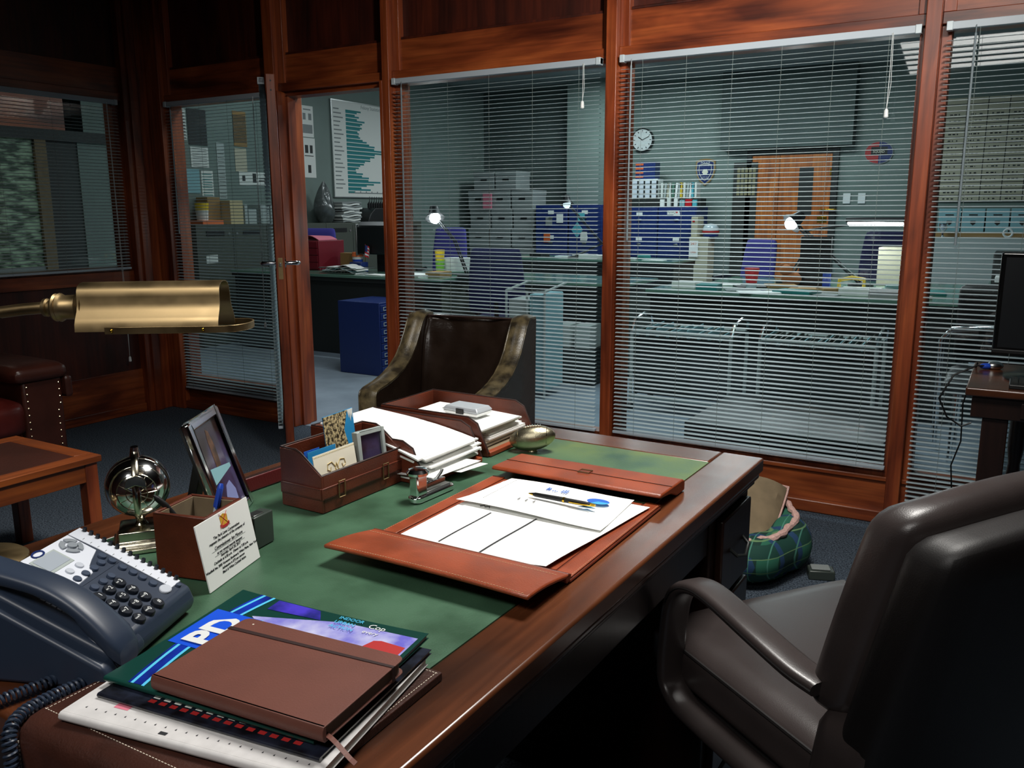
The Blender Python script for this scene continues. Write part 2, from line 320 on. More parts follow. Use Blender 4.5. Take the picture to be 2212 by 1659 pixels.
# ================================================================ ROOM SHELL
YF, YB = 3.785, 3.87          # partition faces
XL = -4.97                    # left wall face
struct('floor', B(-5.1, 2.4, -1.6, 3.80, -.05, 0), 'carpet')
struct('hall_floor', B(-9.0, 4.0, 3.80, 12.0, -.05, -.002), 'hcarpet')
struct('left_room_floor', B(-9.0, -5.1, -1.6, 3.80, -.05, -.002), 'hcarpet')
struct('ceiling', B(-5.1, 2.4, -1.6, 3.87, 2.8, 2.86), 'oceil')
struct('hall_ceiling', B(-9.0, 4.0, 3.87, 12.0, 3.1, 3.16), 'ceil')
struct('left_room_ceiling', B(-9.0, -5.1, -1.6, 3.87, 2.8, 2.86), 'ceil')
struct('wall_right', B(2.3, 2.4, -1.6, 3.87, 0, 2.8), W['panel'])
struct('wall_front', B(-5.1, 2.4, -1.6, -1.5, 0, 2.8), W['panel'])
# back partition: bays between posts
posts = [(-4.97, -4.80), (-3.87, -3.795), (-3.008, -2.962), (-1.713, -1.660), (-.398, -.343), (.95, 1.01)]
for i, (a, b_) in enumerate(posts):
    struct('trim_%d' % (i + 1), B(a, b_, 3.735, 3.90, 0, 2.8), W['v'], bevel=.003)
bays = [(-4.80, -3.87, 'g'), (-3.795, -3.008, 'd'), (-2.962, -1.713, 'g'), (-1.660, -.398, 'g'), (-.343, .95, 'g'), (1.01, 2.3, 'w')]
wn = 0
for i, (a, b_, k) in enumerate(bays):
    top = MB().box(a, b_, YF, YB, 2.035, 2.19)
    r = struct('wall_back' if i == 0 else 'wall_back.%03d' % i, top, W['h'])
    struct('lip', B(a, b_, 3.765, YB, 1.99, 2.035), W['h'], r, bevel=.003)
    struct('upper_stile', B(a, a + .045, 3.772, YB, 2.035, 2.8), W['v'], r, bevel=.002)
    struct('upper_stile', B(b_ - .03, b_, 3.772, YB, 2.035, 2.8), W['v'], r, bevel=.002)
    struct('upper_panel', B(a + .045, b_ - .03, 3.815, YB, 2.19, 2.8), W['panel'], r)
    struct('panel_bead', B(a + .045, b_ - .03, 3.79, 3.815, 2.19, 2.205), W['panel'], r, bevel=.004)
    if k == 'g':
        wn += 1
        wr = struct('window_%d' % wn, MB().box(a, a + .035, YF, YB, .20, 1.99).box(b_ - .02, b_, YF, YB, .20, 1.99).box(a + .035, b_ - .02, YF, YB, .20, .225).box(a + .035, b_ - .02, YF, YB, 1.97, 1.99), W['v'], bevel=.002)
        struct('pane', B(a + .035, b_ - .02, 3.826, 3.832, .225, 1.97), 'glass', wr)
        struct('apron_board', B(a, b_, YF, YB, .045, .20), W['h'], r)
        struct('sill_bead', B(a, b_, 3.772, YF, .18, .20), W['h'], r, bevel=.004)
        struct('skirting', B(a, b_, 3.75, YB, 0, .055), W['h'], r, bevel=.006)
    if k == 'w': struct('lower_panel', B(a, b_, 3.80, YB, 0, 1.99), W['panel'], r)
    if k == 'd':
        struct('jamb', B(a, a + .02, 3.735, 3.93, 0, 1.99), W['v'], r, bevel=.003)
        struct('stop', B(a + .02, a + .035, 3.80, 3.86, 0, 1.97), W['v'], r)
        struct('jamb', B(b_ - .02, b_, 3.735, 3.93, 0, 1.99), W['v'], r, bevel=.003)
        struct('head', B(a + .02, b_ - .02, 3.80, 3.90, 1.965, 1.99), W['h'], r)
# left wall
lw = struct('wall_left', B(XL - .09, XL, -1.6, 3.87, 2.035, 2.8), W['panel'])
struct('lip', B(XL - .09, XL + .02, -1.5, 3.735, 1.99, 2.04), W['y'], lw, bevel=.003)
struct('board', B(XL - .09, XL + .008, -1.5, 3.735, 2.04, 2.19), W['y'], lw)
struct('pilaster', B(XL - .09, XL + .05, 3.56, 3.735, 0, 2.8), W['v'], lw, bevel=.004)
struct('pilaster_reed', B(XL + .05, XL + .065, 3.60, 3.66, 0, 2.8), W['v'], lw, bevel=.004)
struct('lower_panel', B(XL - .07, XL - .01, -1.5, 3.56, .055, .86), W['panel'], lw)
struct('panel_rail', B(XL - .09, XL + .004, -1.5, 3.56, .86, .94), W['y'], lw, bevel=.003)
struct('panel_rail', B(XL - .09, XL + .004, -1.5, 3.56, .055, .29), W['y'], lw, bevel=.003)
struct('skirting', B(XL - .09, XL + .02, -1.5, 3.56, 0, .06), W['y'], lw, bevel=.005)
wl = struct('window_5', MB().box(XL - .09, XL, 3.51, 3.56, .94, 1.99).box(XL - .09, XL, 2.25, 2.30, .94, 1.99).box(XL - .09, XL, 2.30, 3.51, .94, .965), W['v'], bevel=.002)
struct('pane', B(XL - .05, XL - .045, 2.30, 3.51, .965, 1.99), 'glass', wl)
struct('wall_section', B(XL - .09, XL, -1.5, 2.25, .94, 1.99), W['panel'], lw)
# hall shell
struct('wall_hall_back', B(-9.0, 4.0, 11.8, 11.95, 0, 3.1), 'plaster')
struct('wall_hall_left', B(-7.45, -7.3, 4.75, 11.8, 0, 3.1), 'plaster')
struct('wall_hall_right', B(3.9, 4.0, 3.9, 11.8, 0, 3.1), 'plaster')
struct('wall_hall_pier', B(-5.72, -5.10, 11.2, 11.8, 0, 3.1), 'plaster', bevel=.01)
struct('wall_hall_recess', B(-7.3, -5.72, 11.5, 11.8, 0, 3.1), 'plasterd')
struct('wall_hall_upper_block', B(-3.62, -1.95, 11.6, 11.8, 2.12, 3.1), 'plasterd')  # shallow block above the orange doors, darker grey than the wall
struct('wall_left_room', B(-9.0, -8.9, -1.6, 4.9, 0, 2.8), 'plaster')
struct('wall_left_room_end', B(-9.0, -7.3, 4.75, 4.85, 0, 3.1), 'plaster')

# ================================================================ BLINDS
def blind(loc, rz, wdt, z0, z1, label, wand=.07, cord=None, cordz=.3, ladders=5, tilt=6, group=None, hang=None):
    t = thing('venetian_blind', label, 'blind', loc, rz)
    obj('head_rail', B(0, wdt, -.014, .014, z1 - .028, z1), 'rail', t, bevel=.002)
    for x in (0, wdt - .022): obj('end_bracket', B(x, x + .022, -.018, .016, z1 - .031, z1 + .002), 'clearp', t, bevel=.002)
    n = int((z1 - .05 - z0) / .0196); m = MB(); h = .0125; tt = math.radians(tilt)
    xs = [.004, .3 * wdt, .6 * wdt, wdt - .004]
    for i in range(n):
        z = z0 + .022 + i * .0196; tl = tt * (1 + random.uniform(-.12, .12)); sg = random.uniform(-.0006, .0006)
        prof = [(-h, -.0), (-h * .5, .0014), (0, .0019), (h * .5, .0014), (h, 0)]
        vs = []; 
        for k, x in enumerate(xs):
            dz = (0, sg, -sg, 0)[k]
            for th in (0, .0004):
                for (yy, zz) in prof:
                    vs.append((x, yy * math.cos(tl) - (zz + th) * math.sin(tl), z + dz + yy * math.sin(tl) + (zz + th) * math.cos(tl)))
        fs = []
        for k in range(3):
            o = k * 10; q = o + 10
            for j in range(4): fs += [(o + j, q + j, q + j + 1, o + j + 1), (o + 5 + j, o + 6 + j, q + 6 + j, q + 5 + j)]
            fs += [(o, o + 5, q + 5, q), (o + 4, q + 4, q + 9, o + 9)]
        m.add(vs, fs)
    obj('slats', m, 'alu', t, smooth=True)
    obj('bottom_rail', B(0, wdt, -.013, .013, z0 - .004, z0 + .010), 'rail', t, bevel=.003)
    for i in range(ladders):
        x = wdt * (.09 + .82 * i / (ladders - 1))
        obj('ladder_cord', B(x - .0006, x + .0006, -.0136, -.0128, z0, z1 - .02), 'lad', t)
    if wand is not None:
        obj('tilt_wand', MB().cyl((wand, -.022, z1 - .05), (wand, -.024, z1 - .82), .0042, n=8).cyl((wand, -.018, z1 - .02), (wand, -.022, z1 - .05), .002, n=6), 'wand', t, smooth=True)
    if cord is not None:
        cc = obj('pull_cord', MB().tube([(cord, -.018, z1 - .02), (cord + .002, -.022, z1 - cordz * .5), (cord, -.022, z1 - cordz)], .0014, 6).tube([(cord + .004, -.018, z1 - .02), (cord + .009, -.022, z1 - cordz * .7), (cord, -.022, z1 - cordz)], .0012, 6), 'cord', t)
        tz = z1 - cordz
        obj('cord_tassel', MB().lathe([(.004, tz), (.0075, tz - .006), (.009, tz - .03), (.006, tz - .034)], 12, cord, -.022), 'white', cc, smooth=True)
    return t
blind((-2.945, 3.752, 0), 0, 1.205, .237, 1.992, 'grey venetian blind over the window right of the open doorway', .068, 1.12, .185, 5)
blind((-1.645, 3.752, 0), 0, 1.236, .243, 1.992, 'widest grey venetian blind, over the window with the wall clock and police shield behind', .06, 1.135, .30, 6)
blind((-.325, 3.752, 0), 0, 1.26, .10, 1.992, 'grey venetian blind behind the black monitor at the right edge', .10, None, .3, 6)
blind((-4.775, 3.752, 0), 0, .90, .150, 1.992, 'dim grey venetian blind left of the ajar office door', .07, .80, 1.35, 4)
blind((XL + .03, 2.32, 0), PI / 2, 1.20, .955, 1.992, 'dark venetian blind on the left wall above the leather sofa', .32, 1.12, 1.6, 4, tilt=10)

# ================================================================ OFFICE DOOR (ajar)
d = thing('door_1', 'redwood framed glass office door standing ajar, seen edge on', 'door', (-3.785, 3.735, 0), math.radians(-44.7))
DW = .72
obj('hinge_stile', B(0, .095, -.045, 0, .01, 1.978), W['v'], d, bevel=.003)
ls = obj('lock_stile', B(DW - .095, DW, -.045, 0, .01, 1.978), W['v'], d, bevel=.003)
obj('top_rail', B(.095, DW - .095, -.045, 0, 1.87, 1.978), W['h'], d, bevel=.002)
obj('bottom_rail', B(.095, DW - .095, -.045, 0, .01, .21), W['h'], d, bevel=.002)
obj('glazing', B(.095, DW - .095, -.026, -.020, .21, 1.87), 'glass', d)
obj('lock_plate', B(DW, DW + .0012, -.034, -.011, .965, 1.075), 'brass', d)
obj('latch', B(DW, DW + .007, -.029, -.017, 1.03, 1.05), 'steel', d, bevel=.002)
for sgn, y0 in ((1, 0), (-1, -.045)):
    m = MB(); m.x = Matrix.Translation((DW - .05, y0, 1.045)) @ Matrix.Scale(sgn, 4, (0, 1, 0))
    m.tube([(0, 0, 0), (0, .006, 0)], .026, 16).tube([(0, .004, 0), (0, .055, 0), (-.006, .066, 0), (-.02, .070, 0), (-.11, .070, -.004)], [.011, .011, .012, .0115, .010], 10)
    obj('lever_handle', m, 'chrome', d, smooth=True)
obj('bolt_hole', MB().cyl((DW + .0006, -.022, 1.945), (DW + .0012, -.022, 1.945), .0055, n=4).cyl((DW + .0006, -.022, 1.90), (DW + .0012, -.022, 1.90), .0055, n=4).cyl((DW + .0006, -.022, .06), (DW + .0012, -.022, .06), .004, n=8), 'black', d)
blind(tuple(Vector((-3.785, 3.735, 0)) + Matrix.Rotation(math.radians(-44.7), 3, 'Z') @ Vector((.07, -.068, 0))), math.radians(-44.7), .60, .16, 1.965, 'grey venetian blind fixed to the ajar office door, seen from its end', None, None, .3, 4)

# ================================================================ EXECUTIVE DESK
DR = math.radians(-1.08)
dk = thing('executive_desk', 'large mahogany pedestal desk with worn green leather writing top', 'desk', (-.921, 1.163, 0), DR)
DX, DY = .455, .718
def frame_poly(m, x, y, bx, z0, z1):
    m.box(x - bx, x, -y, y, z0, z1).box(-x, -x + bx, -y, y, z0, z1)
for a_, b_ in ((DX - .095, DX), (-DX, -DX + .095)): obj('top_border', B(a_, b_, -DY, DY, .728, .76), W['desk'], dk, bevel=.005, seg=3)
for a_, b_ in ((DY - .095, DY), (-DY, -DY + .095)): obj('top_border', B(-DX + .095, DX - .095, a_, b_, .728, .76), W['deskx'], dk, bevel=.005, seg=3)
obj('leather_inlay', B(-DX + .095, DX - .095, -DY + .095, DY - .095, .74, .7592), 'green', dk)
obj('edge_moulding', B(-DX + .006, DX - .006, -DY + .006, DY - .006, .712, .728), W['desk'], dk, bevel=.006, seg=3)
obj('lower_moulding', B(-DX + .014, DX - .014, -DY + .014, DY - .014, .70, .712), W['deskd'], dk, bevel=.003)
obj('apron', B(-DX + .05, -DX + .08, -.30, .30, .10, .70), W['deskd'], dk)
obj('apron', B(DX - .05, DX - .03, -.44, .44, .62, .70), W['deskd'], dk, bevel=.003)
for s_ in (-1, 1):
    y0, y1 = (DY - .025, .44) if s_ > 0 else (-.44, -DY + .025)
    y0, y1 = min(y0, y1), max(y0, y1)
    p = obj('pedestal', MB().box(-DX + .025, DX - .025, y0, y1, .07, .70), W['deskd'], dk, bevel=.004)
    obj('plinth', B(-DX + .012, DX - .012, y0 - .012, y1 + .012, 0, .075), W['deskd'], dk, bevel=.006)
    for k, (a, b_) in enumerate(((.10, .30), (.315, .50), (.515, .685))):
        q = obj('drawer', MB().box(DX - .025, DX - .008, y0 + .03, y1 - .03, a, b_), W['deskd'], dk, bevel=.004)
        yc = (y0 + y1) / 2; zc = (a + b_) / 2
        obj('drawer_pull', MB().tube([(DX - .01, yc - .045, zc + .01), (DX + .006, yc - .04, zc - .004), (DX + .012, yc, zc - .016), (DX + .006, yc + .04, zc - .004), (DX - .01, yc + .045, zc + .01)], .004, 8), 'dark', q, smooth=True)

# ---------------------------------------------------------------- leather blotter folder
bl = thing('desk_blotter', 'open tan leather document folder in the middle of the desk', 'desk pad', (-.7125, 1.25, .7605))
obj('pad', B(-.184, .184, -.19, .185, 0, .006), 'saddled', bl, bevel=.003)
obj('inner_panel', B(-.150, .150, -.17, .175, .006, .0075), 'saddle', bl)
for s_ in (-1, 1): obj('side_border', B(s_ * .168 - .014, s_ * .168 + .014, -.19, .185, .006, .0085), 'saddle', bl, bevel=.001)
def nearflap(u, v):
    # runs from the hinge up and out towards the near end of the desk
    return (-.184 + .368 * u, -.192 - .125 * v, .010 + .018 * math.sin(v * PI * .5) - .003 * (u - .5) ** 2 * 4 * v)
obj('near_flap', MB().sheet(nearflap, 12, 10, .0065), 'saddle', bl, smooth=True, bevel=.0025)
obj('hinge_strip', MB().prism([(-.19, .006), (-.185, .014), (-.195, .018), (-.203, .012), (-.2, .004)], 'x', -.184, .184), 'saddled', bl, bevel=.001)
obj('far_flap', MB().prism([(.178, .022), (.182, .029), (.30, .026), (.312, .021), (.312, .001), (.27, .001), (.24, .014)], 'x', -.184, .184), 'saddle', bl, bevel=.003)
obj('flap_seam', B(-.183, .183, .2395, .2405, .0277, .0286), 'trim', bl)
cl = MB(); cl.tube([(-.012, .232, .030), (.012, .232, .030), (.012, .25, .030), (-.012, .25, .030)], .0014, 6, closed=True)
obj('clasp_ring', cl, 'brass', bl, smooth=True)
st = MB()
for k in range(70):
    u = .03 + .94 * k / 69; z = lambda v: nearflap(u, v)[2] + .0068
    x = nearflap(u, 0)[0]
    st.box(x - .0016, x + .0016, -.192 - .121, -.192 - .1203, z(.95), z(.95) + .0004)
    st.box(x - .0016, x + .0016, -.192 - .024, -.192 - .0233, z(.2) , z(.2) + .0005)
for k in range(60):
    y = -.185 + .36 * k / 59
    for x in (-.1795, .1795): st.box(x - .0003, x + .0003, y - .0018, y + .0018, .0085, .0088)
obj('stitching', st, 'stitch', bl)

def sheet_obj(name, pts, z, label, cat, curl=None, m='paper', t=.0008, n=10, group=None, parent=None):
    """paper through four corners, given anticlockwise from near left; curl(u,v) lifts it"""
    a, b_, c_, d_ = [Vector((p[0], p[1], 0)) for p in pts]; cc = (a + b_ + c_ + d_) / 4
    f = lambda u, v: tuple((a * (1 - u) + b_ * u) * (1 - v) + (d_ * (1 - u) + c_ * u) * v - cc + Vector((0, 0, (curl(u, v) if curl else 0))))
    o = obj(name, MB().sheet(f, n, n, t), m, parent, smooth=True, loc=(cc.x, cc.y, z))
    if not parent: tag(o, label, cat, group)
    return o, f
# loose papers on the blotter
ps, f1 = sheet_obj('paper_sheet', [(-.853, 1.052), (-.60, 1.05), (-.585, 1.40), (-.852, 1.405)], .7695, 'creased white sheet lying lowest on the open leather folder', 'paper', lambda u, v: .001 + .003 * max(0, u - .85) * 6 * (1 - v), t=.0006)
ps, f1 = sheet_obj('paper_sheet', [(-.836, 1.044), (-.573, 1.067), (-.538, 1.401), (-.842, 1.40)], .7725, 'white sheet with two long black ruled lines on the leather folder', 'paper', lambda u, v: .003 * max(0, u - .8) * 5 * (1 - v) + .0012 * math.sin(9 * v) * (1 - v), t=.0006)
ln = MB()
def strip(mb, f, p0, p1, wdt, dz=.0011, n=10):
    """a thin printed strip that follows a sheet between two uv points"""
    a = Vector(p0); b_ = Vector(p1); d_ = (b_ - a).normalized(); nn = Vector((-d_.y, d_.x)) * wdt / 2
    vs = []
    for i in range(n):
        q = a + (b_ - a) * i / (n - 1)
        for sg in (-1, 1):
            r = q + nn * sg; p = Vector(f(r.x, r.y)); vs.append(p + Vector((0, 0, dz)))
    mb.add(vs, [(2 * i, 2 * i + 2, 2 * i + 3, 2 * i + 1) for i in range(n - 1)])
strip(ln, f1, (.235, .06), (.23, .52), .012); strip(ln, f1, (.545, .03), (.53, .55), .014)
obj('ruled_line', ln, 'ink', ps)
lg = MB(); lg.tube([(-.11, .02, .0022), (-.105, .028, .0022), (-.10, .02, .0022), (-.094, .027, .0022), (-.09, .019, .0022)], .0008, 5)
obj('printed_crest', lg, 'ink', ps)
pb, f2 = sheet_obj('paper_sheet', [(-.858, 1.245), (-.562, 1.238), (-.576, 1.418), (-.838, 1.413)], .7765, 'white report page with blue pie chart and bar chart, under the pen', 'paper', lambda u, v: .006 * max(0, .25 - v) * 2 + .002 * math.sin(5 * u), t=.0006)
pie = MB(); pie.x = Matrix.Translation((.085, .033, .0046)) 
pie.add([(0, 0, 0)] + [(.022 * math.cos(a), .014 * math.sin(a), 0) for a in [PI * (.0 + 1.35 * k / 16) for k in range(17)]], [(0, i, i + 1) for i in range(1, 17)])
obj('pie_chart', pie, 'inkb', pb)
pie = MB(); pie.x = Matrix.Translation((.085, .033, .0046))
pie.add([(0, 0, 0)] + [(.022 * math.cos(a), .014 * math.sin(a), 0) for a in [PI * (1.35 + .65 * k / 8) for k in range(9)]], [(0, i, i + 1) for i in range(1, 9)])
obj('pie_chart', pie, 'inkc', pb)
br = MB(); x = -.035
for k, h_ in enumerate((.016, .014, .004, .005, .003, .014, .018, .017)):
    x += (.0045 if k not in (2, 5) else .009); br.box(x, x + .0022, .045, .045 + h_, .0044, .0047)
obj('bar_chart', br, 'inkb', pb)
tl = MB()
for k in range(26): tl.box(-.112 + .0 * k, -.111 + .0, -.05 + k * .005, -.048 + k * .005, .0028, .003)
for k in range(3): tl.box(-.05 + k * .016, -.0485 + k * .016, -.03, -.02, .0042, .0046)
obj('printed_text', tl, 'ink', pb)
tri = MB(); tri.add([(.062, -.012, .0048), (.10, -.006, .0048), (.078, .003, .0048)], [(0, 1, 2)]); obj('printed_wedge', tri, 'inkc', pb)
# pen
pn = thing('ballpoint_pen', 'black and gold pen lying across the blue pie chart page', 'pen', (-.678, 1.3235, .7868), math.radians(0))
obj('barrel', MB().tube([(-.062, 0, 0), (-.056, 0, 0), (.0, 0, 0), (.003, 0, 0)], [.0022, .0040, .0047, .0045], 12), 'black', pn, smooth=True)
obj('cap', MB().tube([(.005, 0, 0), (.045, 0, 0), (.058, 0, 0)], [.0046, .0044, .003], 12), 'black', pn, smooth=True)
obj('gold_band', MB().cyl((.002, 0, 0), (.006, 0, 0), .0051, n=12), 'gold', pn, smooth=True)
obj('tip', MB().cyl((-.070, 0, 0), (-.060, 0, 0), .001, .0030, 10), 'gold', pn, smooth=True)
obj('clip', MB().box(.016, .060, -.0072, -.0052, -.0012, .0012), 'gold', pn, bevel=.0006)
obj('end_knob', MB().cyl((.057, 0, 0), (.066, 0, 0), .0032, .0022, 10), 'gold', pn, smooth=True)

# ---------------------------------------------------------------- desk organiser
og = thing('desk_organiser', 'brown leather desk organiser with sloping ends holding cards and a postcard', 'organiser', (-1.103, 1.2155, .7605), math.radians(-1))
ow, ol, t_ = .052, .115, .005
prof = [(-ow, 0), (ow, 0), (ow, .07), (.0, .107), (-.012, .112), (-ow, .112)]
for y in (-ol, ol - t_): obj('end_panel', MB().prism(prof, 'y', y, y + t_), 'box', og, bevel=.0015)
obj('front_panel', B(ow - t_, ow, -ol + t_, ol - t_, 0, .07), 'box', og, bevel=.001)
obj('back_panel', B(-ow, -ow + t_, -ol + t_, ol - t_, 0, .112), 'box', og, bevel=.001)
obj('bottom_panel', B(-ow + t_, ow - t_, -ol + t_, ol - t_, 0, .004), 'boxin', og)
obj('divider', B(-.005, -.002, -ol + t_, ol - t_, .004, .085), 'boxin', og)
obj('edge_piping', MB().tube([(ow - .002, -ol + .002, .071), (0, -ol + .002, .108), (-.012, -ol + .002, .113), (-ow + .002, -ol + .002, .113), (-ow + .002, ol - .002, .113), (-.012, ol - .002, .113), (0, ol - .002, .108), (ow - .002, ol - .002, .071)], .0022, 6, closed=True), 'trim', og, smooth=True)
sp = obj('strap', MB().box(ow, ow + .003, -ol - .002, ol + .002, .026, .048).box(-ow * .98, ow, -ol - .003, -ol, .026, .048), 'box', og, bevel=.001)
sm = MB()
for z in (.0285, .0455):
    for k in range(46): y = -ol + .003 + k * (2 * ol - .006) / 45; sm.box(ow + .003, ow + .0034, y - .0014, y + .0014, z - .0004, z + .0004)
    for k in range(20): x = -ow + .004 + k * .005; sm.box(x - .0014, x + .0014, -ol - .0034, -ol - .003, z - .0004, z + .0004)
obj('stitching', sm, 'trim', sp)
for y in (-.068, .058):
    m = MB(); m.tube([(ow + .005, y - .008, .022), (ow + .005, y + .008, .022), (ow + .005, y + .008, .053), (ow + .005, y - .008, .053)], .0013, 6, closed=True)
    obj('buckle', m, 'brass', sp, smooth=True)
def card(name, loc, rz, wd, hg, lean, m, label, cat, th=.0012):
    """upright card: base at loc, face towards +x after rz, leaning back by lean radians"""
    o = obj(name, B(-th, 0, -wd / 2, wd / 2, 0, hg), m, loc=loc, rot=(0, -lean, rz)); return tag(o, label, cat)
cm = card('invitation_card', (-1.072, 1.172, .767), math.radians(2), .118, .095, .16, 'cream', 'cream card with gold scrollwork standing at the front of the leather organiser', 'card')
m = MB()
for sg in (-1, 1):
    m.tube([(.0008, sg * .002, .062), (.0008, sg * .012, .074), (.0008, sg * .024, .072), (.0008, sg * .026, .062), (.0008, sg * .018, .058), (.0008, sg * .016, .065)], .0007, 5)
    m.tube([(.0008, sg * .004, .058), (.0008, sg * .010, .050), (.0008, sg * .022, .050), (.0008, sg * .030, .056)], .0007, 5)
m.tube([(.0008, 0, .05), (.0008, .004, .06), (.0008, 0, .07), (.0008, -.004, .06)], .0009, 5, closed=True)
for k in range(30): m.box(0, .0004, -.056 + k * .0039, -.0545 + k * .0039, .0905, .0925)
obj('gold_ornament', m, 'goldp', cm)
text([('Commissioner Ian Moore', .0085, 0, 0)], 'ink', cm, mtx=frame3((.0003, 0, .043), (0, 1, 0), (0, 0, 1)))
card('blue_card', (-1.092, 1.150, .767), 0, .075, .10, .05, 'sky', 'bright blue card with white edge tucked behind the cream card', 'card')
card('blue_card', (-1.098, 1.128, .767), 0, .04, .102, .03, 'inkb', 'narrow blue and green card at the near end of the organiser', 'card')
pc = card('postcard', (-1.118, 1.238, .767), math.radians(6), .098, .148, .10, 'sky', 'tall picture postcard of bark against blue sky in the organiser', 'postcard')
obj('bark_picture', MB().prism([(-.0488, .002), (.018, .002), (.012, .05), (.022, .08), (.014, .11), (.030, .147), (-.0488, .147)], 'x', 0, .0006), 'bark', pc)
obj('fringe', MB().prism([(.030, .147), (.034, .13), (.036, .142), (.039, .122), (.042, .138), (.045, .128), (.048, .147)], 'x', 0, .0007), 'paper2', pc)
gf = thing('miniature_picture', 'small grey framed dark picture standing at the far end of the organiser', 'frame', (-1.075, 1.275, .767), rot=(0, -.12, math.radians(-8)))
obj('surround', MB().box(-.012, .004, -.036, -.028, 0, .11).box(-.012, .004, .028, .036, 0, .11).box(-.012, .004, -.028, .028, .102, .11).box(-.012, .004, -.028, .028, 0, .008), 'lgrey', gf, bevel=.001)
obj('picture', B(-.010, -.002, -.028, .028, .008, .102), 'photo', gf)

# ---------------------------------------------------------------- letter trays and papers
def tray(y0, label):
    t = thing('letter_tray', label, 'tray', (-1.142, y0, .7605), DR)
    L, Wd, H = .155, .105, .085
    side = [(-L, 0), (L, 0), (L, .008), (L - .03, H - .012), (L - .055, H), (-L, H)]
    for y in (-Wd, Wd - .005): obj('side_panel', MB().prism(side, 'y', y, y + .005), 'box', t, bevel=.0015)
    obj('back_panel', B(-L, -L + .005, -Wd + .005, Wd - .005, 0, H), 'box', t, bevel=.001)
    obj('tray_floor', B(-L + .005, L, -Wd + .005, Wd - .005, 0, .006), 'box', t)
    obj('inner_floor', B(-L + .005, L - .012, -Wd + .006, Wd - .006, .006, .0075), 'boxin', t)
    obj('front_lip', B(L - .012, L + .004, -Wd + .005, Wd - .005, .0, .011), 'saddle', t, bevel=.002)
    obj('edge_piping', MB().tube([(L, -Wd + .0025, .009), (L - .03, -Wd + .0025, H - .011), (L - .055, -Wd + .0025, H + .001), (-L + .002, -Wd + .0025, H + .001), (-L + .002, Wd - .0025, H + .001), (L - .055, Wd - .0025, H + .001), (L - .03, Wd - .0025, H - .011), (L, Wd - .0025, .009)], .002, 6), 'trim', t, smooth=True)
    return t
tray(1.672, 'farther brown leather letter tray, with the silver case on its papers')
tray(1.432, 'nearer brown leather letter tray overflowing with a thick stack of papers')
def pile(y0, n, z0, dz, x0, x1, wd, jit, lab, lift, grp):
    for k in range(n):
        a = random.uniform(-jit, jit); b_ = random.uniform(-jit * .6, jit * .6); q = random.uniform(-.03, .03)
        pts = [(x0 + a, y0 - wd + b_), (x1 + a, y0 - wd + b_ + q), (x1 + a * 1.5, y0 + wd + b_ + q), (x0 + a, y0 + wd + b_)]
        z = z0 + k * dz
        sheet_obj('paper_sheet', pts, z, lab, 'paper', lambda u, v, zz=z, k=k: lift(u, k / n), m='paper' if k % 5 != 2 else 'paper2', t=dz * .8, n=9, group=grp)
pile(1.672, 12, .770, .0045, -1.262, -1.020, .085, .010, 'white sheet in the pile filling the farther leather letter tray', lambda u, k: -.006 * u * u * k, 'papers in the farther letter tray')
pile(1.438, 17, .770, .0042, -1.285, -1.000, .088, .014, 'white sheet in the thick pile filling the nearer leather letter tray', lambda u, k: -.030 * max(0, u - .45) ** 1.5 * 2 * k + .012 * (1 - u) * k, 'papers in the nearer letter tray')
o_, _ = sheet_obj('folder_sheet', [(-1.03, 1.37), (-.985, 1.375), (-.985, 1.45), (-1.03, 1.45)], .7785, 'turquoise sheet corner poking out of the nearer paper pile', 'paper', m='teal', t=.001)
for k, (dx, rz_, lb) in enumerate([(.0, .04, 'loose white sheet sticking out lowest towards the stapler'), (-.018, -.03, 'loose white sheet sliding off the nearer tray above the lowest one')]):
    sheet_obj('paper_sheet', [(-1.07 + dx, 1.34 + rz_), (-.945 + dx, 1.35 + rz_), (-.93 + dx, 1.47), (-1.06 + dx, 1.47)], .7745 + .004 * k, lb, 'paper', lambda u, v: .004 * u, t=.0006)
sc = thing('spectacle_case', 'silver hard case with black clasp lying on the farther tray papers', 'case', (-1.115, 1.672, .8255), math.radians(-4))
pr = lambda s_, z: [(-.052 * s_, -.030 * s_, z), (.052 * s_, -.030 * s_, z), (.052 * s_, .030 * s_, z), (-.052 * s_, .030 * s_, z)]
def loft(rings, m, parent, name, **k):
    mb = MB(); n = len(rings[0]); mb.add([p for r in rings for p in r], [tuple(range(n))[::-1], tuple(range((len(rings) - 1) * n, len(rings) * n))] + [(i * n + j, i * n + (j + 1) % n, (i + 1) * n + (j + 1) % n, (i + 1) * n + j) for i in range(len(rings) - 1) for j in range(n)])
    return obj(name, mb, m, parent, **k)
loft([pr(.88, 0), pr(1, .005), pr(1, .009)], 'white', sc, 'lower_shell', bevel=.004)
loft([pr(1, .0095), pr(1, .013), pr(.86, .021)], 'casel', sc, 'lid', bevel=.004)
obj('clasp', B(-.011, .011, -.033, -.029, .004, .017), 'black', sc, bevel=.001, rot=(0, 0, 0))
sheet_obj('note_paper', [(-1.21, 1.70), (-1.16, 1.66), (-1.13, 1.70), (-1.18, 1.74)], .8262, 'small handwritten white note under the silver case', 'note', t=.0006)
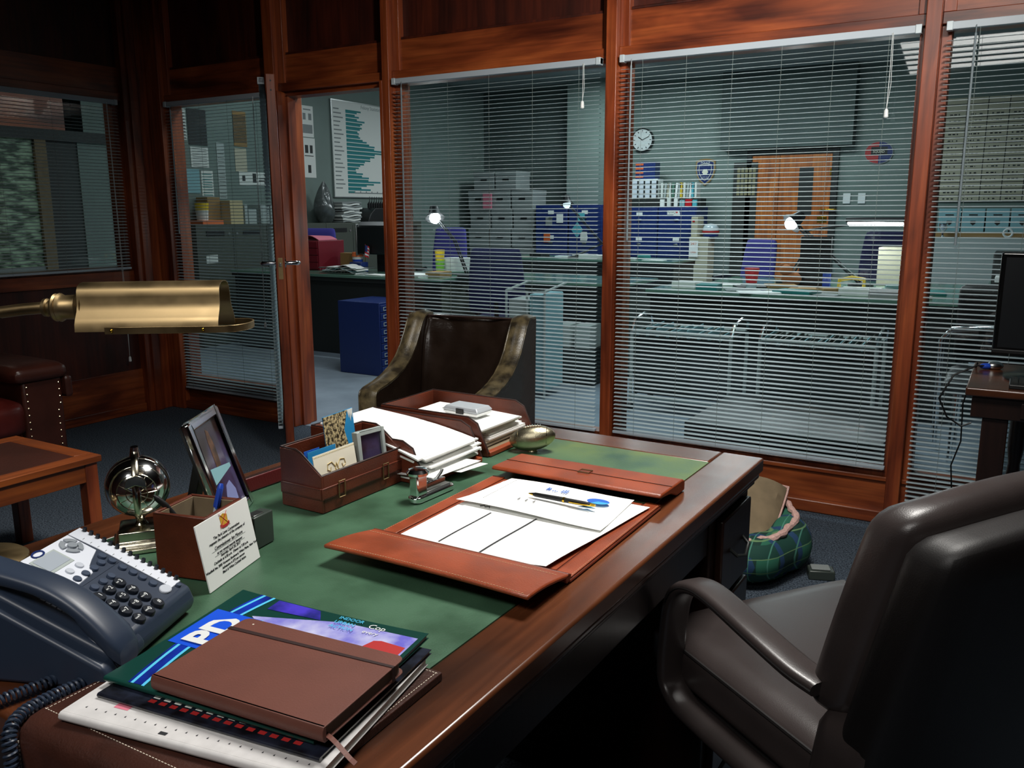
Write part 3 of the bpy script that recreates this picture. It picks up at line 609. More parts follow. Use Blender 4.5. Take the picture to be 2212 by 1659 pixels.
# chrome stapler
sp_ = thing('stapler', 'upright chrome stapler standing beside the leather organiser', 'stapler', (-.945, 1.287, .7605), math.radians(-3))
obj('base', MB().prism([(.016 * math.cos(a) , (.045 if math.sin(a) > 0 else -.045) + .016 * math.sin(a)) for a in [2 * PI * k / 24 + .01 for k in range(24)]], 'z', 0, .011), 'chrome', sp_, bevel=.002)
obj('anvil', B(-.009, .009, -.03, .05, .011, .015), 'steel', sp_, bevel=.001)
obj('column', B(-.0105, .0105, -.054, -.024, .011, .054), 'chrome', sp_, bevel=.003)
obj('magazine_rail', MB().box(-.007, .007, -.026, .035, .020, .030), 'chrome', sp_, bevel=.001)
obj('spring_arm', MB().tube([(0, -.01, .034), (0, .01, .026), (0, .03, .038), (0, .035, .044)], .003, 8), 'steel', sp_, smooth=True)
obj('striker_cap', MB().lathe([(.013, .050), (.0210, .053), (.0220, .058), (.017, .0635), (0, .066)], 24, 0, -.040), 'chrome', sp_, smooth=True)
# metal football
fb = thing('metal_football', 'pewter coloured metal American football paperweight at the far side of the desk', 'ornament', (-.929, 1.66, .7605), math.radians(24))
def fbp(u, v): r = .0295 * max(0, math.sin(PI * v)) ** 1.1; return (.0535 * math.cos(PI * v) * -1, r * math.cos(2 * PI * u), .0310 + r * math.sin(2 * PI * u) + .012 * (-math.cos(PI * v)) * .6)
obj('ball', MB().grid(fbp, 28, 22, wu=True), 'pewter', fb, smooth=True)
obj('lacing', MB().tube([(x, -.006 - .2 * 0, .0310 + .030 * math.sqrt(max(0, 1 - (x / .056) ** 2)) + .13 * x) for x in (-.02, -.01, 0, .01, .02)], .0012, 6), 'silver', fb, smooth=True)
m = MB()
for k in range(7): x = -.018 + k * .006; z = .0310 + .0300 * math.sqrt(max(0, 1 - (x / .056) ** 2)) + .13 * x; m.box(x - .001, x + .001, -.012, .004, z - .0008, z + .0012)
for x in (-.034, .034):
    r = .0302 * math.sin(math.acos(max(-1, min(1, x / .0535)))) ** 1.1
    m.tube([(x, r * math.cos(a), .0310 + .134 * x + r * math.sin(a)) for a in [2 * PI * k / 24 for k in range(24)]], .0008, 5, closed=True)
obj('stitching', m, 'silver', fb)
obj('foot', MB().lathe([(.012, 0), (.011, .004), (.009, .006)], 16), 'pewter', fb, smooth=True)

# ---------------------------------------------------------------- globe
gl = thing('desk_globe', 'polished silver globe on a stepped square base at the desk corner', 'globe', (-1.214, .842, .7605), math.radians(-38))
def sq(h_, z): return [(-h_, -h_, z), (h_, -h_, z), (h_, h_, z), (-h_, h_, z)]
loft([sq(.046, 0), sq(.046, .007), sq(.042, .009), sq(.040, .014), sq(.034, .018), sq(.034, .033), sq(.028, .036)], 'silver', gl, 'base', bevel=.0015)
obj('stem', MB().lathe([(.012, .035), (.008, .040), (.006, .046), (.010, .050)], 16), 'silver', gl, smooth=True)
sph = obj('sphere', MB().sphere((0, 0, .102), .050, n=40, m=28), 'chrome', gl, smooth=True)
m = MB()
for r_, z in ((.0485, .012), (.041, .0285), (.030, .040), (.016, .0474)):
    for ax in (1,):
        m.tube([(z + .0005, r_ * math.cos(a), .102 + r_ * math.sin(a)) for a in [2 * PI * k / 40 for k in range(40)]], .0006, 5, closed=True)
for k in range(12):
    a = 2 * PI * k / 12; m.tube([(math.sqrt(max(0, .0503 ** 2 - q * q)), q * math.cos(a), .102 + q * math.sin(a)) for q in (.006, .014, .022, .030)], .0005, 4)
obj('engraved_lines', m, 'silver', sph)
ar = [(.058 * math.cos(a), 0, .102 + .058 * math.sin(a)) for a in [math.radians(-88 + 176 * k / 24) for k in range(25)]]
obj('meridian_arm', MB().tube(ar, .0055, 8, flat=.35), 'silver', gl, smooth=True)
obj('pole_cap', MB().cyl((0, 0, .150), (.002, 0, .168), .009, .006, 16), 'chrome', gl, smooth=True)
fan = MB(); fan.prism([(0, .120)] + [(.016 * math.cos(a), .120 + .016 * math.sin(a)) for a in [PI * k / 10 for k in range(-1, 12)]], 'x', .060, .063)
obj('hour_dial', fan, 'silver', gl, bevel=.0008)

# ---------------------------------------------------------------- photo frame
pf = thing('photo_frame', 'silver photo frame with a dim family photograph, leaning back behind the pen cup', 'photo frame', (-1.177, 1.02, .7605), rot=(0, -.30, math.radians(31)))
FW, FH, fb_ = .078, .198, .017
m = MB()
for a, b_, y0, y1 in ((-.012, .002, -FW, -FW + fb_), (-.012, .002, FW - fb_, FW)): m.box(a, b_, y0, y1, 0, FH)
m.box(-.012, .002, -FW + fb_, FW - fb_, FH - fb_, FH).box(-.012, .002, -FW + fb_, FW - fb_, 0, fb_)
obj('moulding', m, 'chrome', pf, bevel=.004, seg=3)
obj('photograph', B(-.011, -.006, -FW + fb_, FW - fb_, fb_, FH - fb_), 'photo', pf)
m = MB().prism([(-.04, .075), (.05, .085), (.05, .092), (-.04, .105)], 'x', -.0059, -.0054); obj('pale_band', m, 'lblue', pf)
m = MB().prism([(-.01, .10), (.012, .10), (.016, .13), (.01, .165), (.0, .17), (-.006, .15)], 'x', -.0059, -.0056); obj('standing_shape', m, 'skin', pf)
m = MB().prism([(-.02, .02), (.03, .02), (.034, .045), (.02, .066), (.0, .062), (-.014, .045)], 'x', -.0059, -.0056); obj('seated_shape', m, 'photo2', pf)
obj('back_board', B(-.016, -.012, -FW + .003, FW - .003, .003, FH - .003), 'black', pf)
obj('strut', MB().prism([(-.016, .15), (-.016, .13), (-.085, .018), (-.098, .024), (-.022, .15)], 'y', -.02, .02), 'black', pf, bevel=.001)

# ---------------------------------------------------------------- pen cup, invitation, small box
cu_ = thing('pen_cup', 'square brown leather pen cup lined in suede', 'pen holder', (-1.052, .829, .7605), math.radians(13.5))
h_ = .0465
m = MB()
for a in range(4):
    m.x = Matrix.Rotation(a * PI / 2, 4, 'Z'); m.box(-h_, h_ - .006, h_ - .006, h_, 0, .10)
m.x = None; m.box(-h_ + .006, h_ - .006, -h_ + .006, h_ - .006, 0, .005)
obj('cup_body', m, 'box', cu_, bevel=.002)
m = MB()
for a in range(4):
    m.x = Matrix.Rotation(a * PI / 2, 4, 'Z'); m.box(-h_ + .0062, h_ - .0082, h_ - .0082, h_ - .0062, .006, .0975)
m.x = None; m.box(-h_ + .0085, h_ - .0085, -h_ + .0085, h_ - .0085, .0055, .007)
obj('lining', m, 'boxin', cu_)
bp_ = thing('blue_pen', 'blue capped ballpoint pen standing in the pen cup', 'pen', (-1.055, .838, .772))
dv = Vector((.004, .034, .1035))
obj('cap', MB().tube([dv * .72, dv * .74, dv * 1.02, dv * 1.07], [.004, .0052, .0050, .003], 10), 'bluep', bp_, smooth=True)
obj('clip', MB().tube([dv * 1.02 + Vector((.005, -.005, 0)), dv * .72 + Vector((.005, -.005, 0))], .0016, 6), 'bluep', bp_, smooth=True)
obj('barrel', MB().cyl(dv * .02, dv * .73, .0035, n=8), 'clearp', bp_, smooth=True)
kp = thing('black_pen', 'black pen leaning out over the near corner of the pen cup', 'pen', (-1.065, .845, .775))
obj('barrel', MB().tube([(0, 0, 0), (-.026, -.044, .086), (-.032, -.054, .100), (-.034, -.058, .106)], [.004, .005, .0045, .001], 10), 'black', kp, smooth=True)
iv = thing('banquet_invitation', 'white printed invitation with a red and gold crest leaning on the pen cup', 'card', (-.9835, .835, .7605), rot=(0, -.18, math.radians(16.5)))
obj('card', B(-.002, 0, -.0685, .0685, 0, .101), 'paper', iv)
mt = frame3((.0003, 0, 0), (0, 1, 0), (0, 0, 1))
text([('The Park Lane Corporation', .0062, 0, .070, 'CENTER', .3), ('requests the pleasure of the company of', .0058, 0, .064, 'CENTER', .3),
      ('Commissioner Ian Moore', .0072, 0, .055, 'CENTER', .3), ('at our annual awards banquet', .0056, 0, .047, 'CENTER', .3),
      ('Saturday, April 20, 2017', .0054, 0, .041, 'CENTER', .3), ('Cocktails at 6:30 p.m.  Dinner at 7:30 p.m.', .0054, 0, .035, 'CENTER', .3),
      ('Westfield Inn, 2005 Vermont Boulevard, White Plains, New York', .0052, 0, .028, 'CENTER', .3), ('Admission is $75 per person', .0052, 0, .022, 'CENTER', .3), ('Black & White Cocktail Attire', .0052, 0, .016, 'CENTER', .3)], 'ink', iv, 'printed_text', mt)
m = MB(); m.box(0, .0004, -.045, .045, .0515, .0518).box(0, .0004, -.04, .04, .0438, .0441); obj('printed_rule', m, 'mgrey', iv)
m = MB().prism([(-.0085, .081), (0, .0775), (.0085, .081), (.0095, .094), (0, .0975), (-.0095, .094)], 'x', 0, .0005); obj('crest_shield', m, 'gold', iv)
m = MB().prism([(-.012, .080), (-.006, .0765), (.006, .0765), (.012, .080), (.011, .0835), (.005, .0805), (-.005, .0805), (-.011, .0835)], 'x', .0004, .0009); m.tube([(.0008, -.01, .0990), (.0008, .012, .077)], .0005, 4).tube([(.0008, .01, .0990), (.0008, -.012, .077)], .0005, 4); obj('crest_ribbon', m, 'redp', iv)
gb = thing('metal_box', 'small dark grey box with a bright top plate behind the pen cup', 'box', (-1.045, .935, .7605), math.radians(8))
obj('case', B(-.012, .014, -.022, .026, 0, .055), 'grbox', gb, bevel=.002)
obj('top_plate', B(-.007, .009, -.016, .010, .055, .0562), 'steel', gb, bevel=.0005)
rb = thing('burgundy_folder', 'burgundy leather folder standing on edge along the far left side of the desk', 'folder', (-1.268, 1.21, .7605), DR)
obj('cover', B(-.006, .006, -.15, .11, 0, .030), 'redbook', rb, bevel=.0025)
obj('edge_seam', B(-.0045, .0045, -.147, .107, .030, .0306), 'trim', rb)
# ---------------------------------------------------------------- telephone
ph = thing('desk_telephone', 'blue grey office telephone with white label strips and round keys', 'telephone', (-.944, .716, .7605), math.radians(22))
# origin under the user's right front corner; x towards the user, y to the user's right
PB, PL = -.158, -.205
def slope(x): return .0395 - .48 * x
obj('body', MB().prism([(.004, .004), (.010, .018), (.003, slope(.003)), (PB + .006, slope(PB + .006)), (PB - .006, slope(PB) - .014), (PB + .012, .004)], 'y', -.186, .002), 'phone', ph, bevel=.006, seg=3)
def plate(poly, m_, nm, dz=.0012, par=None, th=.0012):
    mb = MB(); n = len(poly)
    mb.add([(x, y, slope(x) + dz - th) for x, y in poly] + [(x, y, slope(x) + dz) for x, y in poly], [tuple(range(n))[::-1], tuple(range(n, 2 * n))] + [(i, (i + 1) % n, n + (i + 1) % n, n + i) for i in range(n)])
    return obj(nm, mb, m_, par or ph)
plate([(-.152, -.118), (-.152, -.028), (-.112, -.028), (-.104, -.050), (-.098, -.064), (-.088, -.072), (-.084, -.118)], 'plate', 'face_plate')
plate([(-.152, -.0265), (-.152, -.002), (-.009, -.002), (-.009, -.0235), (-.110, -.0235)], 'plate', 'label_strip', .0016)
m = MB()
for k in range(12):
    x = -.135 + k * .0105; m.box(x, x + .0006, -.022, -.018, slope(x) + .0014, slope(x) + .0019)
obj('strip_marks', m, 'mgrey', ph)
m = MB()
for k in range(15):
    x = -.1445 + k * .0093; z = slope(x); m.cyl((x, -.0035, z + .001), (x + .0016, -.0035, z + .0065), .0031, .0026, 10)
obj('line_keys', m, 'key', ph, smooth=True)
plate([(-.1435, -.1145), (-.1435, -.0685), (-.1150, -.0685), (-.1150, -.1145)], 'lgrey', 'display_bezel', .002)
plate([(-.1410, -.1110), (-.1410, -.0720), (-.1185, -.0720), (-.1185, -.1110)], 'lcd', 'display', .0026)
zc = slope(-.134)
for k in range(4):
    a0 = PI / 2 * k + .15; m = MB(); pts = [(r * math.cos(a), r * math.sin(a)) for r in (.0078, .0135) for a in [a0 + 1.27 * q / 6 for q in range(7)]]
    m.add([(-.134 + x, -.046 + y * 1.1, slope(-.134 + x) + .0036) for x, y in pts] + [(-.134 + x, -.046 + y * 1.1, slope(-.134 + x) + .0008) for x, y in pts],
          [(i, i + 1, i + 8, i + 7) for i in range(6)] + [(i, i + 1, i + 15, i + 14) for i in list(range(6)) + list(range(7, 13))] + [(0, 7, 21, 14), (6, 13, 27, 20)])
    obj('navigation_key', m, 'keyn', ph)
obj('navigation_button', MB().cyl((-.134, -.046, zc), (-.1325, -.046, zc + .0045), .0062, n=16), 'keyn', ph, smooth=True)
obj('emblem', MB().tube([(-.148 + .0045 * math.cos(a), -.092 + .0095 * math.sin(a), slope(-.148 + .0045 * math.cos(a)) + .0016) for a in [2 * PI * k / 20 for k in range(20)]], .0014, 6, closed=True), 'navy', ph)
def key(x, y, r, hgt=.005, sx=1.0, n=18):
    m = MB(); q = ((1, 0), (1, .65), (.88, .95), (0, 1.0)); z = slope
    vs = [(x + r * sx * a * math.cos(2 * PI * k / n) + .45 * hgt * b_, y + r * a * math.sin(2 * PI * k / n), z(x + r * sx * a * math.cos(2 * PI * k / n)) + hgt * b_) for a, b_ in q[:3] for k in range(n)]
    m.add(vs, [(i * n + k, i * n + (k + 1) % n, (i + 1) * n + (k + 1) % n, (i + 1) * n + k) for i in range(2) for k in range(n)] + [tuple(range(2 * n, 3 * n))]); return m
nrm = Vector((.48, 0, 1)).normalized()
sub = {'2': 'ABC', '3': 'DEF', '4': 'GHI', '5': 'JKL', '6': 'MNO', '7': 'PQRS', '8': 'TUV', '9': 'WXYZ', '0': 'OPER', '1': '', '*': 'TONE', '#': ''}
for r in range(4):
    for q in range(3):
        x = -.056 + r * .0172; y = -.1095 + q * .0212; dg = '123456789*0#'[r * 3 + q]
        kk = obj('number_key', key(x, y, .0078, .0045), 'key', ph, smooth=True)
        o_ = Vector((x + .002, y, slope(x) + .0045)) + nrm * .0003
        text([(dg, .0085, .0012, 0)] + ([(sub[dg], .0028, -.0045, .0005)] if sub[dg] else []), 'white', kk, 'digit', frame3(o_, (0, 1, 0), (-1, 0, .48)))
for x, y in [(-.1, -.034), (-.087, -.033), (-.093, -.047), (-.092, -.064), (-.092, -.081), (-.092, -.098), (-.071, -.035), (-.057, -.034), (-.044, -.034), (-.029, -.035), (-.070, -.062), (-.070, -.079), (-.070, -.097), (-.006, -.013)]:
    obj('soft_key', key(x, y, .0052 if y != -.013 else .0035, .0032), 'keyl', ph, smooth=True)
for x, y in ((-.106, -.073), (-.106, -.092)): obj('soft_key', key(x, y, .0052, .0032), 'keyw', ph, smooth=True)
obj('speaker_key', key(-.013, -.033, .0095, .003, .75), 'keyw', ph, smooth=True)
m = MB()
for k in range(6): x = -.10 + k * .017; m.box(x, x + .008, -.0235 - .024, -.0235 - .0236, slope(x) + .0001, slope(x) - .0038)
obj('groove', MB().box(-.081, -.0805, -.115, -.027, slope(-.0805) - .001, slope(-.0805) + .0004), 'phoned', ph)
m = MB()
for i in range(14):
    for j in range(4):
        x = -.135 + i * .0072; y = -.160 + j * .006; m.box(x, x + .0018, y, y + .0025, slope(x) + .0002, slope(x) - .0002)
obj('speaker_grille', m, 'black', ph)
# raised cradle along the left, handset lying in it
obj('cradle', MB().prism([(.0, .0), (.010, .004), (.014, .014), (.008, .028), (-.02, .042), (-.06, .062), (-.12, .092), (PB - .006, .108), (PB - .008, .09), (PB + .01, .0)], 'y', -.204, -.180), 'phone', ph, bevel=.006, seg=3)
obj('cradle', MB().prism([(.0, .004), (.010, .010), (.012, .022), (.004, .034), (-.01, slope(-.01) + .003), (-.03, slope(-.03)), (-.03, .01)], 'y', -.182, -.122), 'phone', ph, bevel=.006, seg=3)
rings = []; NP = 30
for i in range(NP):
    u = i / (NP - 1); x = .018 - .215 * u; arch = math.sin(PI * u) ** .8
    zt = .047 + .100 * u + .024 * arch + (.006 * math.sin(PI * u * 2))
    hw = .0245 - .004 * arch; th_ = .030 - .010 * arch
    e = {0: .74, 1: .93, NP - 2: .93, NP - 1: .74}.get(i, 1)
    ring = []
    for k in range(20):
        a = 2 * PI * k / 20; ca, sa = math.cos(a), math.sin(a)
        ring.append((x, -.166 + hw * e * math.copysign(abs(ca) ** .65, ca), zt - th_ / 2 + th_ / 2 * e * math.copysign(abs(sa) ** .75, sa) - (.006 if sa < -.3 and (u < .24 or u > .76) else 0)))
    rings.append(ring)
hd = loft(rings, 'phone', ph, 'handset', smooth=True)
def coil(name, path, R_, r_, pitch, parent, m_, flare=None):
    pts = [Vector(p) for p in path]
    L = [0]
    for a, b_ in zip(pts, pts[1:]): L.append(L[-1] + (b_ - a).length)
    tot = L[-1]
    def at(s_):
        for i in range(len(pts) - 1):
            if s_ <= L[i + 1] or i == len(pts) - 2:
                f = (s_ - L[i]) / (L[i + 1] - L[i]); p0 = pts[max(0, i - 1)]; p1 = pts[i]; p2 = pts[i + 1]; p3 = pts[min(len(pts) - 1, i + 2)]
                return .5 * ((2 * p1) + (p2 - p0) * f + (2 * p0 - 5 * p1 + 4 * p2 - p3) * f * f + (3 * p1 - p0 - 3 * p2 + p3) * f ** 3)
    n = int(tot / pitch * 12); out = []; up = None
    for i in range(n + 1):
        s_ = tot * i / n; p = at(s_); t = (at(min(tot, s_ + 1e-3)) - at(max(0, s_ - 1e-3))).normalized()
        up = (t.cross(Vector((0, 0, 1))) if up is None else up - t * up.dot(t)).normalized(); b_ = t.cross(up); a = 2 * PI * s_ / pitch
        e = min(1, s_ / .008, (tot - s_) / .008); out.append(p + (up * math.cos(a) + b_ * math.sin(a)) * R_ * max(0, e))
    return obj(name, MB().tube(out, r_, 6), m_, parent, smooth=True)
cd = coil('handset_cord', [(-.905, .598, .7695), (-.886, .578, .7690), (-.884, .548, .7690), (-.886, .515, .7690), (-.889, .484, .7690), (-.885, .450, .7690), (-.872, .428, .763), (-.862, .421, .735), (-.858, .419, .69), (-.852, .418, .63), (-.850, .418, .56), (-.862, .420, .50), (-.885, .422, .49), (-.905, .424, .52), (-.93, .424, .60)], .0060, .0019, .0056, None, 'phone')
tag(cd, 'coiled blue grey handset cord hanging over the near end of the desk', 'cord')
cd = coil('telephone_cord', [(-.941, .546, .7690), (-.926, .530, .7690), (-.921, .510, .7690), (-.925, .480, .7690), (-.931, .452, .7690), (-.938, .425, .762), (-.944, .418, .72), (-.946, .418, .62), (-.955, .420, .52), (-.960, .421, .40), (-.955, .421, .25), (-.96, .40, .08), (-.99, .33, .012)], .0056, .0018, .0054, None, 'phone')
tag(cd, 'coiled blue grey telephone cord crossing the near desk edge left of the leather mat', 'cord')
# ---------------------------------------------------------------- leather mat, magazines, notebook
mm = thing('leather_mat', 'dark brown stitched leather mat lapping over the near edge of the desk', 'desk mat', (-.704, .602, .7605), math.radians(1.0))
pm = [(.142, 0), (.142, .010), (-.136, .0125), (-.150, .0105), (-.161, .003), (-.167, -.010), (-.168, -.075), (-.164, -.075), (-.1635, -.010), (-.158, 0)]
obj('leather', MB().prism(pm, 'x', -.168, .168), 'mat_l', mm, smooth=True, bevel=.0012)
st = MB()
for k in range(72):
    x = -.163 + .326 * k / 71; st.box(x - .0014, x + .0014, .1365, .1372, .0100, .0104).box(x - .0014, x + .0014, -.1350, -.1343, .0125, .0129)
for k in range(58):
    y = -.134 + .27 * k / 57
    for x in (-.1625, .1625): st.box(x - .0004, x + .0004, y - .0014, y + .0014, .0100, .0104 + .0025 * (.142 - y) / .278)
for k in range(13):
    z = -.008 - k * .005
    for x in (-.1625, .1625): st.box(x - .0004, x + .0004, -.1688, -.1675, z - .0014, z + .0014)
obj('stitching', st, 'stitchw', mm)
def magazine(loc, rz, w_, h_, th, m_, label, curl=0, pages='paper2', sagr=0):
    t = thing('magazine', label, 'magazine', loc, math.radians(rz))
    # x along the bound near edge, y away; corners of the far side can lift
    def f(z):
        return lambda u, v: (-w_ / 2 + w_ * u, -h_ / 2 + h_ * v, z + curl * (v ** 2) * ((1 - u) ** 2 * 1.0 + u * u * .6) + sagr * v * 0)
    obj('pages', MB().sheet(lambda u, v: (f(.0005)(u * .992 + .002, v * .99)), 10, 8, th - .001), pages, t, smooth=True)
    cv = obj('cover', MB().sheet(f(th - .0004), 14, 12, .0006), m_, t, smooth=True)
    obj('back_cover', MB().sheet(f(0), 6, 6, .0005), m_, t, smooth=True)
    obj('spine', MB().tube([(-w_ / 2, -h_ / 2, th / 2), (w_ / 2, -h_ / 2, th / 2)], th / 2 + .0003, 10), m_, t, smooth=True)
    return t, cv, f(th + .0003)
def onpage(mb, f, poly, dz=.0002):
    """flat print that follows the cover: polygon in uv"""
    mb.add([tuple(Vector(f(u, v)) + Vector((0, 0, dz))) for u, v in poly], [tuple(range(len(poly)))])
t, cv, f = magazine((-.694, .604, .7740), 10, .315, .235, .010, 'magw', 'pale rolled edge magazine lowest in the stack on the leather mat')
m = MB()
for k in range(22): onpage(m, f, [(.06 + k * .042, .055), (.067 + k * .042, .055), (.0635 + k * .042, .068)])
onpage(m, f, [(.40, .01), (.43, .01), (.43, .03), (.40, .03)]); obj('printed_marks', m, 'ink', cv)
m = MB(); onpage(m, f, [(.15, .10), (.21, .10), (.21, .15), (.15, .15)]); obj('printed_block', m, 'pink', cv)
t, cv, f = magazine((-.689, .626, .7845), 7.5, .290, .222, .005, 'magk', 'black covered magazine second in the stack, its title just showing')
text([('F', .03, -.118, -.082, 'CENTER', 0, .0012)], 'white', cv, 'title', Matrix.Translation((0, 0, .0056)))
m = MB()
for k in range(14): onpage(m, f, [(.22 + k * .05, .03), (.25 + k * .05, .03), (.25 + k * .05, .055), (.22 + k * .05, .055)])
obj('printed_blocks', m, 'redp', cv)
m = MB()
for k in range(14): onpage(m, f, [(.22 + k * .05, .065), (.25 + k * .05, .065), (.25 + k * .05, .075), (.22 + k * .05, .075)])
obj('printed_text', m, 'paper2', cv)
t, cv, f = magazine((-.703, .642, .7900), 6.3, .286, .222, .006, 'magg', 'glossy magazine with a blue PD title banner, lying under the brown notebook', curl=.008)
def pband(pts, wd, m_, nm, dz):
    mb = MB(); n = len(pts); vs = []
    for i, (u, v) in enumerate(pts):
        p = Vector(pts[min(i + 1, n - 1)]) - Vector(pts[max(i - 1, 0)]); q = Vector((-p.y, p.x)).normalized() * wd
        for sg in (-1, 1):
            vs.append(tuple(Vector(f(min(1, max(0, u + q.x * sg)), min(1, max(0, v + q.y * sg)))) + Vector((0, 0, dz))))
    mb.add(vs, [(2 * i, 2 * i + 2, 2 * i + 3, 2 * i + 1) for i in range(n - 1)]); return obj(nm, mb, m_, cv)
curve = [(.14 - .06 * math.sin(3.0 * k / 14), k / 14) for k in range(15)]
pband([(u + .015, v) for u, v in curve], .035, 'magb', 'light_streak_ground', .0002)
pband([(u, v) for u, v in curve], .007, 'cyan', 'light_streak', .0004)
pband([(u + .055, v) for u, v in curve], .007, 'cyan', 'light_streak', .0004)
m = MB(); onpage(m, f, [(.02, .38), (.27, .38), (.27, .76), (.02, .76)], .0006); obj('title_banner', m, 'blue', cv)
m = MB(); onpage(m, f, [(.20, .78), (.60, .93), (.98, .93), (.98, .55), (.75, .55), (.75, .2), (.3, .7)], .0003); obj('cover_picture', m, 'haze', cv)
m = MB(); onpage(m, f, [(.30, .02), (.97, .02), (.97, .20), (.22, .20)], .0003); obj('cover_picture', m, 'violet', cv); m = MB(); onpage(m, f, [(.22, .88), (.50, .90), (.45, .99), (.22, .99)], .0004); obj('cover_picture', m, 'violet', cv)
m = MB(); onpage(m, f, [(.78, .70), (.97, .66), (.97, .82), (.82, .84)], .0006); obj('cover_picture', m, 'redp', cv)
m = MB(); onpage(m, f, [(.84, .58), (.97, .60), (.95, .70), (.86, .68)], .0008); obj('cover_picture', m, 'magk', cv)
zt = .0066 + .0022
text([('PD', .056, 0, 0, 'CENTER', 0, .0022)], 'white', cv, 'title', Matrix.Translation((-.100, .014, .0098)) @ Matrix.Rotation(math.radians(90), 4, 'Z'))
text([('review', .022, 0, 0)], 'cyan', cv, 'title', Matrix.Translation((-.066, .030, .0092)) @ Matrix.Rotation(math.radians(90), 4, 'Z'))
text([('INDOOR', .009, .02, .102, 'LEFT'), ('URBAN', .009, .02, .091, 'LEFT'), ('ACTION', .009, .02, .080, 'LEFT')], 'cyan', cv, 'headline', Matrix.Translation((.0, .0, .0112)))
text([('Cop', .014, .066, .098, 'LEFT'), ('every', .010, .066, .084, 'LEFT')], 'white', cv, 'headline', Matrix.Translation((.0, .0, .0106)))
text([('E   W   Q   9', .011, .085, -.100)], 'white', cv, 'headline', Matrix.Translation((.0, .0, .0072)))
nb = thing('notebook', 'brown notebook with elastic band and ribbon on top of the magazines', 'notebook', (-.650, .603, .8008), math.radians(5.5))
NW, NH = .113, .073
def rr(w_, h_, r_, z, cx=0, cy=0, square_near=True):
    pts = []
    for sx, sy, a0 in ((1, 1, 0), (-1, 1, 90), (-1, -1, 180), (1, -1, 270)):
        rad = .002 if (square_near and sy < 0) else r_
        for k in range(5): a = math.radians(a0 + 90 * k / 4); pts.append((cx + sx * (w_ - rad) + rad * math.cos(a), cy + sy * (h_ - rad) + rad * math.sin(a), z))
    return pts
loft([rr(NW, NH, .010, .0), rr(NW, NH, .010, .0015)], 'notebk', nb, 'back_cover', bevel=.0006)
loft([rr(NW - .003, NH - .002, .009, .0016, 0, -.001), rr(NW - .003, NH - .002, .009, .0150, 0, -.001)], 'notep', nb, 'pages')
loft([rr(NW, NH, .010, .0151), rr(NW, NH, .010, .0168)], 'notebk', nb, 'front_cover', bevel=.0006)
obj('spine', MB().prism([(-NH, 0), (-NH - .0022, .004), (-NH - .0025, .0085), (-NH - .0022, .013), (-NH, .0168), (-NH + .003, .0168), (-NH + .003, 0)], 'x', -NW, NW), 'notebk', nb, smooth=True, bevel=.0006)
obj('elastic_band', MB().prism([(-NW - .0008, .040), (NW + .0008, .046), (NW + .0008, .050), (-NW - .0008, .046)], 'z', .0168, .0176).box(NW, NW + .0009, .045, .050, 0, .0172), 'band', nb)
obj('ribbon', MB().sheet(lambda u, v: (NW - .01 + .055 * u, -NH + .006 - .022 * u + .006 * v, .004 + .002 * math.sin(5 * u) - .003 * u), 8, 2, .0005), 'notebk', nb)
obj('binding_dot', MB().cyl((-NW + .02, NH - .012, .0168), (-NW + .02, NH - .012, .0172), .0012, n=8), 'stitchw', nb)

# ---------------------------------------------------------------- brass desk lamp
lm = thing('brass_desk_lamp', 'aged brass desk lamp with a curved trough shade reaching in from the left', 'lamp', (-1.362, .665, .7605))
obj('lamp_base', MB().lathe([(.062, 0), (.062, .006), (.054, .012), (.02, .016), (.012, .026), (.008, .03)], 40), 'brass', lm, smooth=True)
obj('pole', MB().tube([(0, 0, .02), (-.004, 0, .22), (.0, 0, .33), (.02, .01, .375), (.06, .03, .392)], .0088, 12), 'brass', lm, smooth=True)
A0 = Vector((-1.362, .665, .7605)); s0 = Vector((-1.175, .757, 1.166)); dr = Vector((.855, .515, .012)).normalized(); sd = Vector((-dr.y, dr.x, 0)).normalized(); upv = dr.cross(sd)
if upv.z < 0: upv = -upv
LMx = Matrix(((dr.x, sd.x, upv.x, s0.x - A0.x), (dr.y, sd.y, upv.y, s0.y - A0.y), (dr.z, sd.z, upv.z, s0.z - A0.z), (0, 0, 0, 1)))
def LB(): m = MB(); m.x = LMx; return m
obj('arm_tube', LB().tube([(-.125, .0, -.006), (-.09, 0, -.002), (-.06, 0, .0)], .0088, 12), 'brass', lm, smooth=True)
m = LB(); pr_ = [(-.062, .008), (-.060, .011), (-.055, .0115), (-.053, .009), (-.048, .0095), (-.045, .016), (-.042, .0175), (-.039, .0155), (-.036, .018), (-.033, .0165), (-.030, .015), (-.010, .0155), (-.007, .020), (-.003, .0215), (0, .019), (.004, .024)]
m.tube([(x, 0, 0) for x, r in pr_], [r * 1.18 for x, r in pr_], 20)
obj('neck_fitting', m, 'brass', lm, smooth=True)
half = [(0, .0365), (.010, .0355), (.018, .032), (.0225, .025), (.024, .016), (.0245, .006), (.028, -.004), (.034, -.013), (.038, -.021), (.0395, -.032)]
prof = [(-a, b_) for a, b_ in half[::-1]] + half[1:]
m = LB(); n = len(prof); L_ = .205
inn = [(a * .955, b_ - .0012 if abs(a) < .02 else b_) for a, b_ in prof]
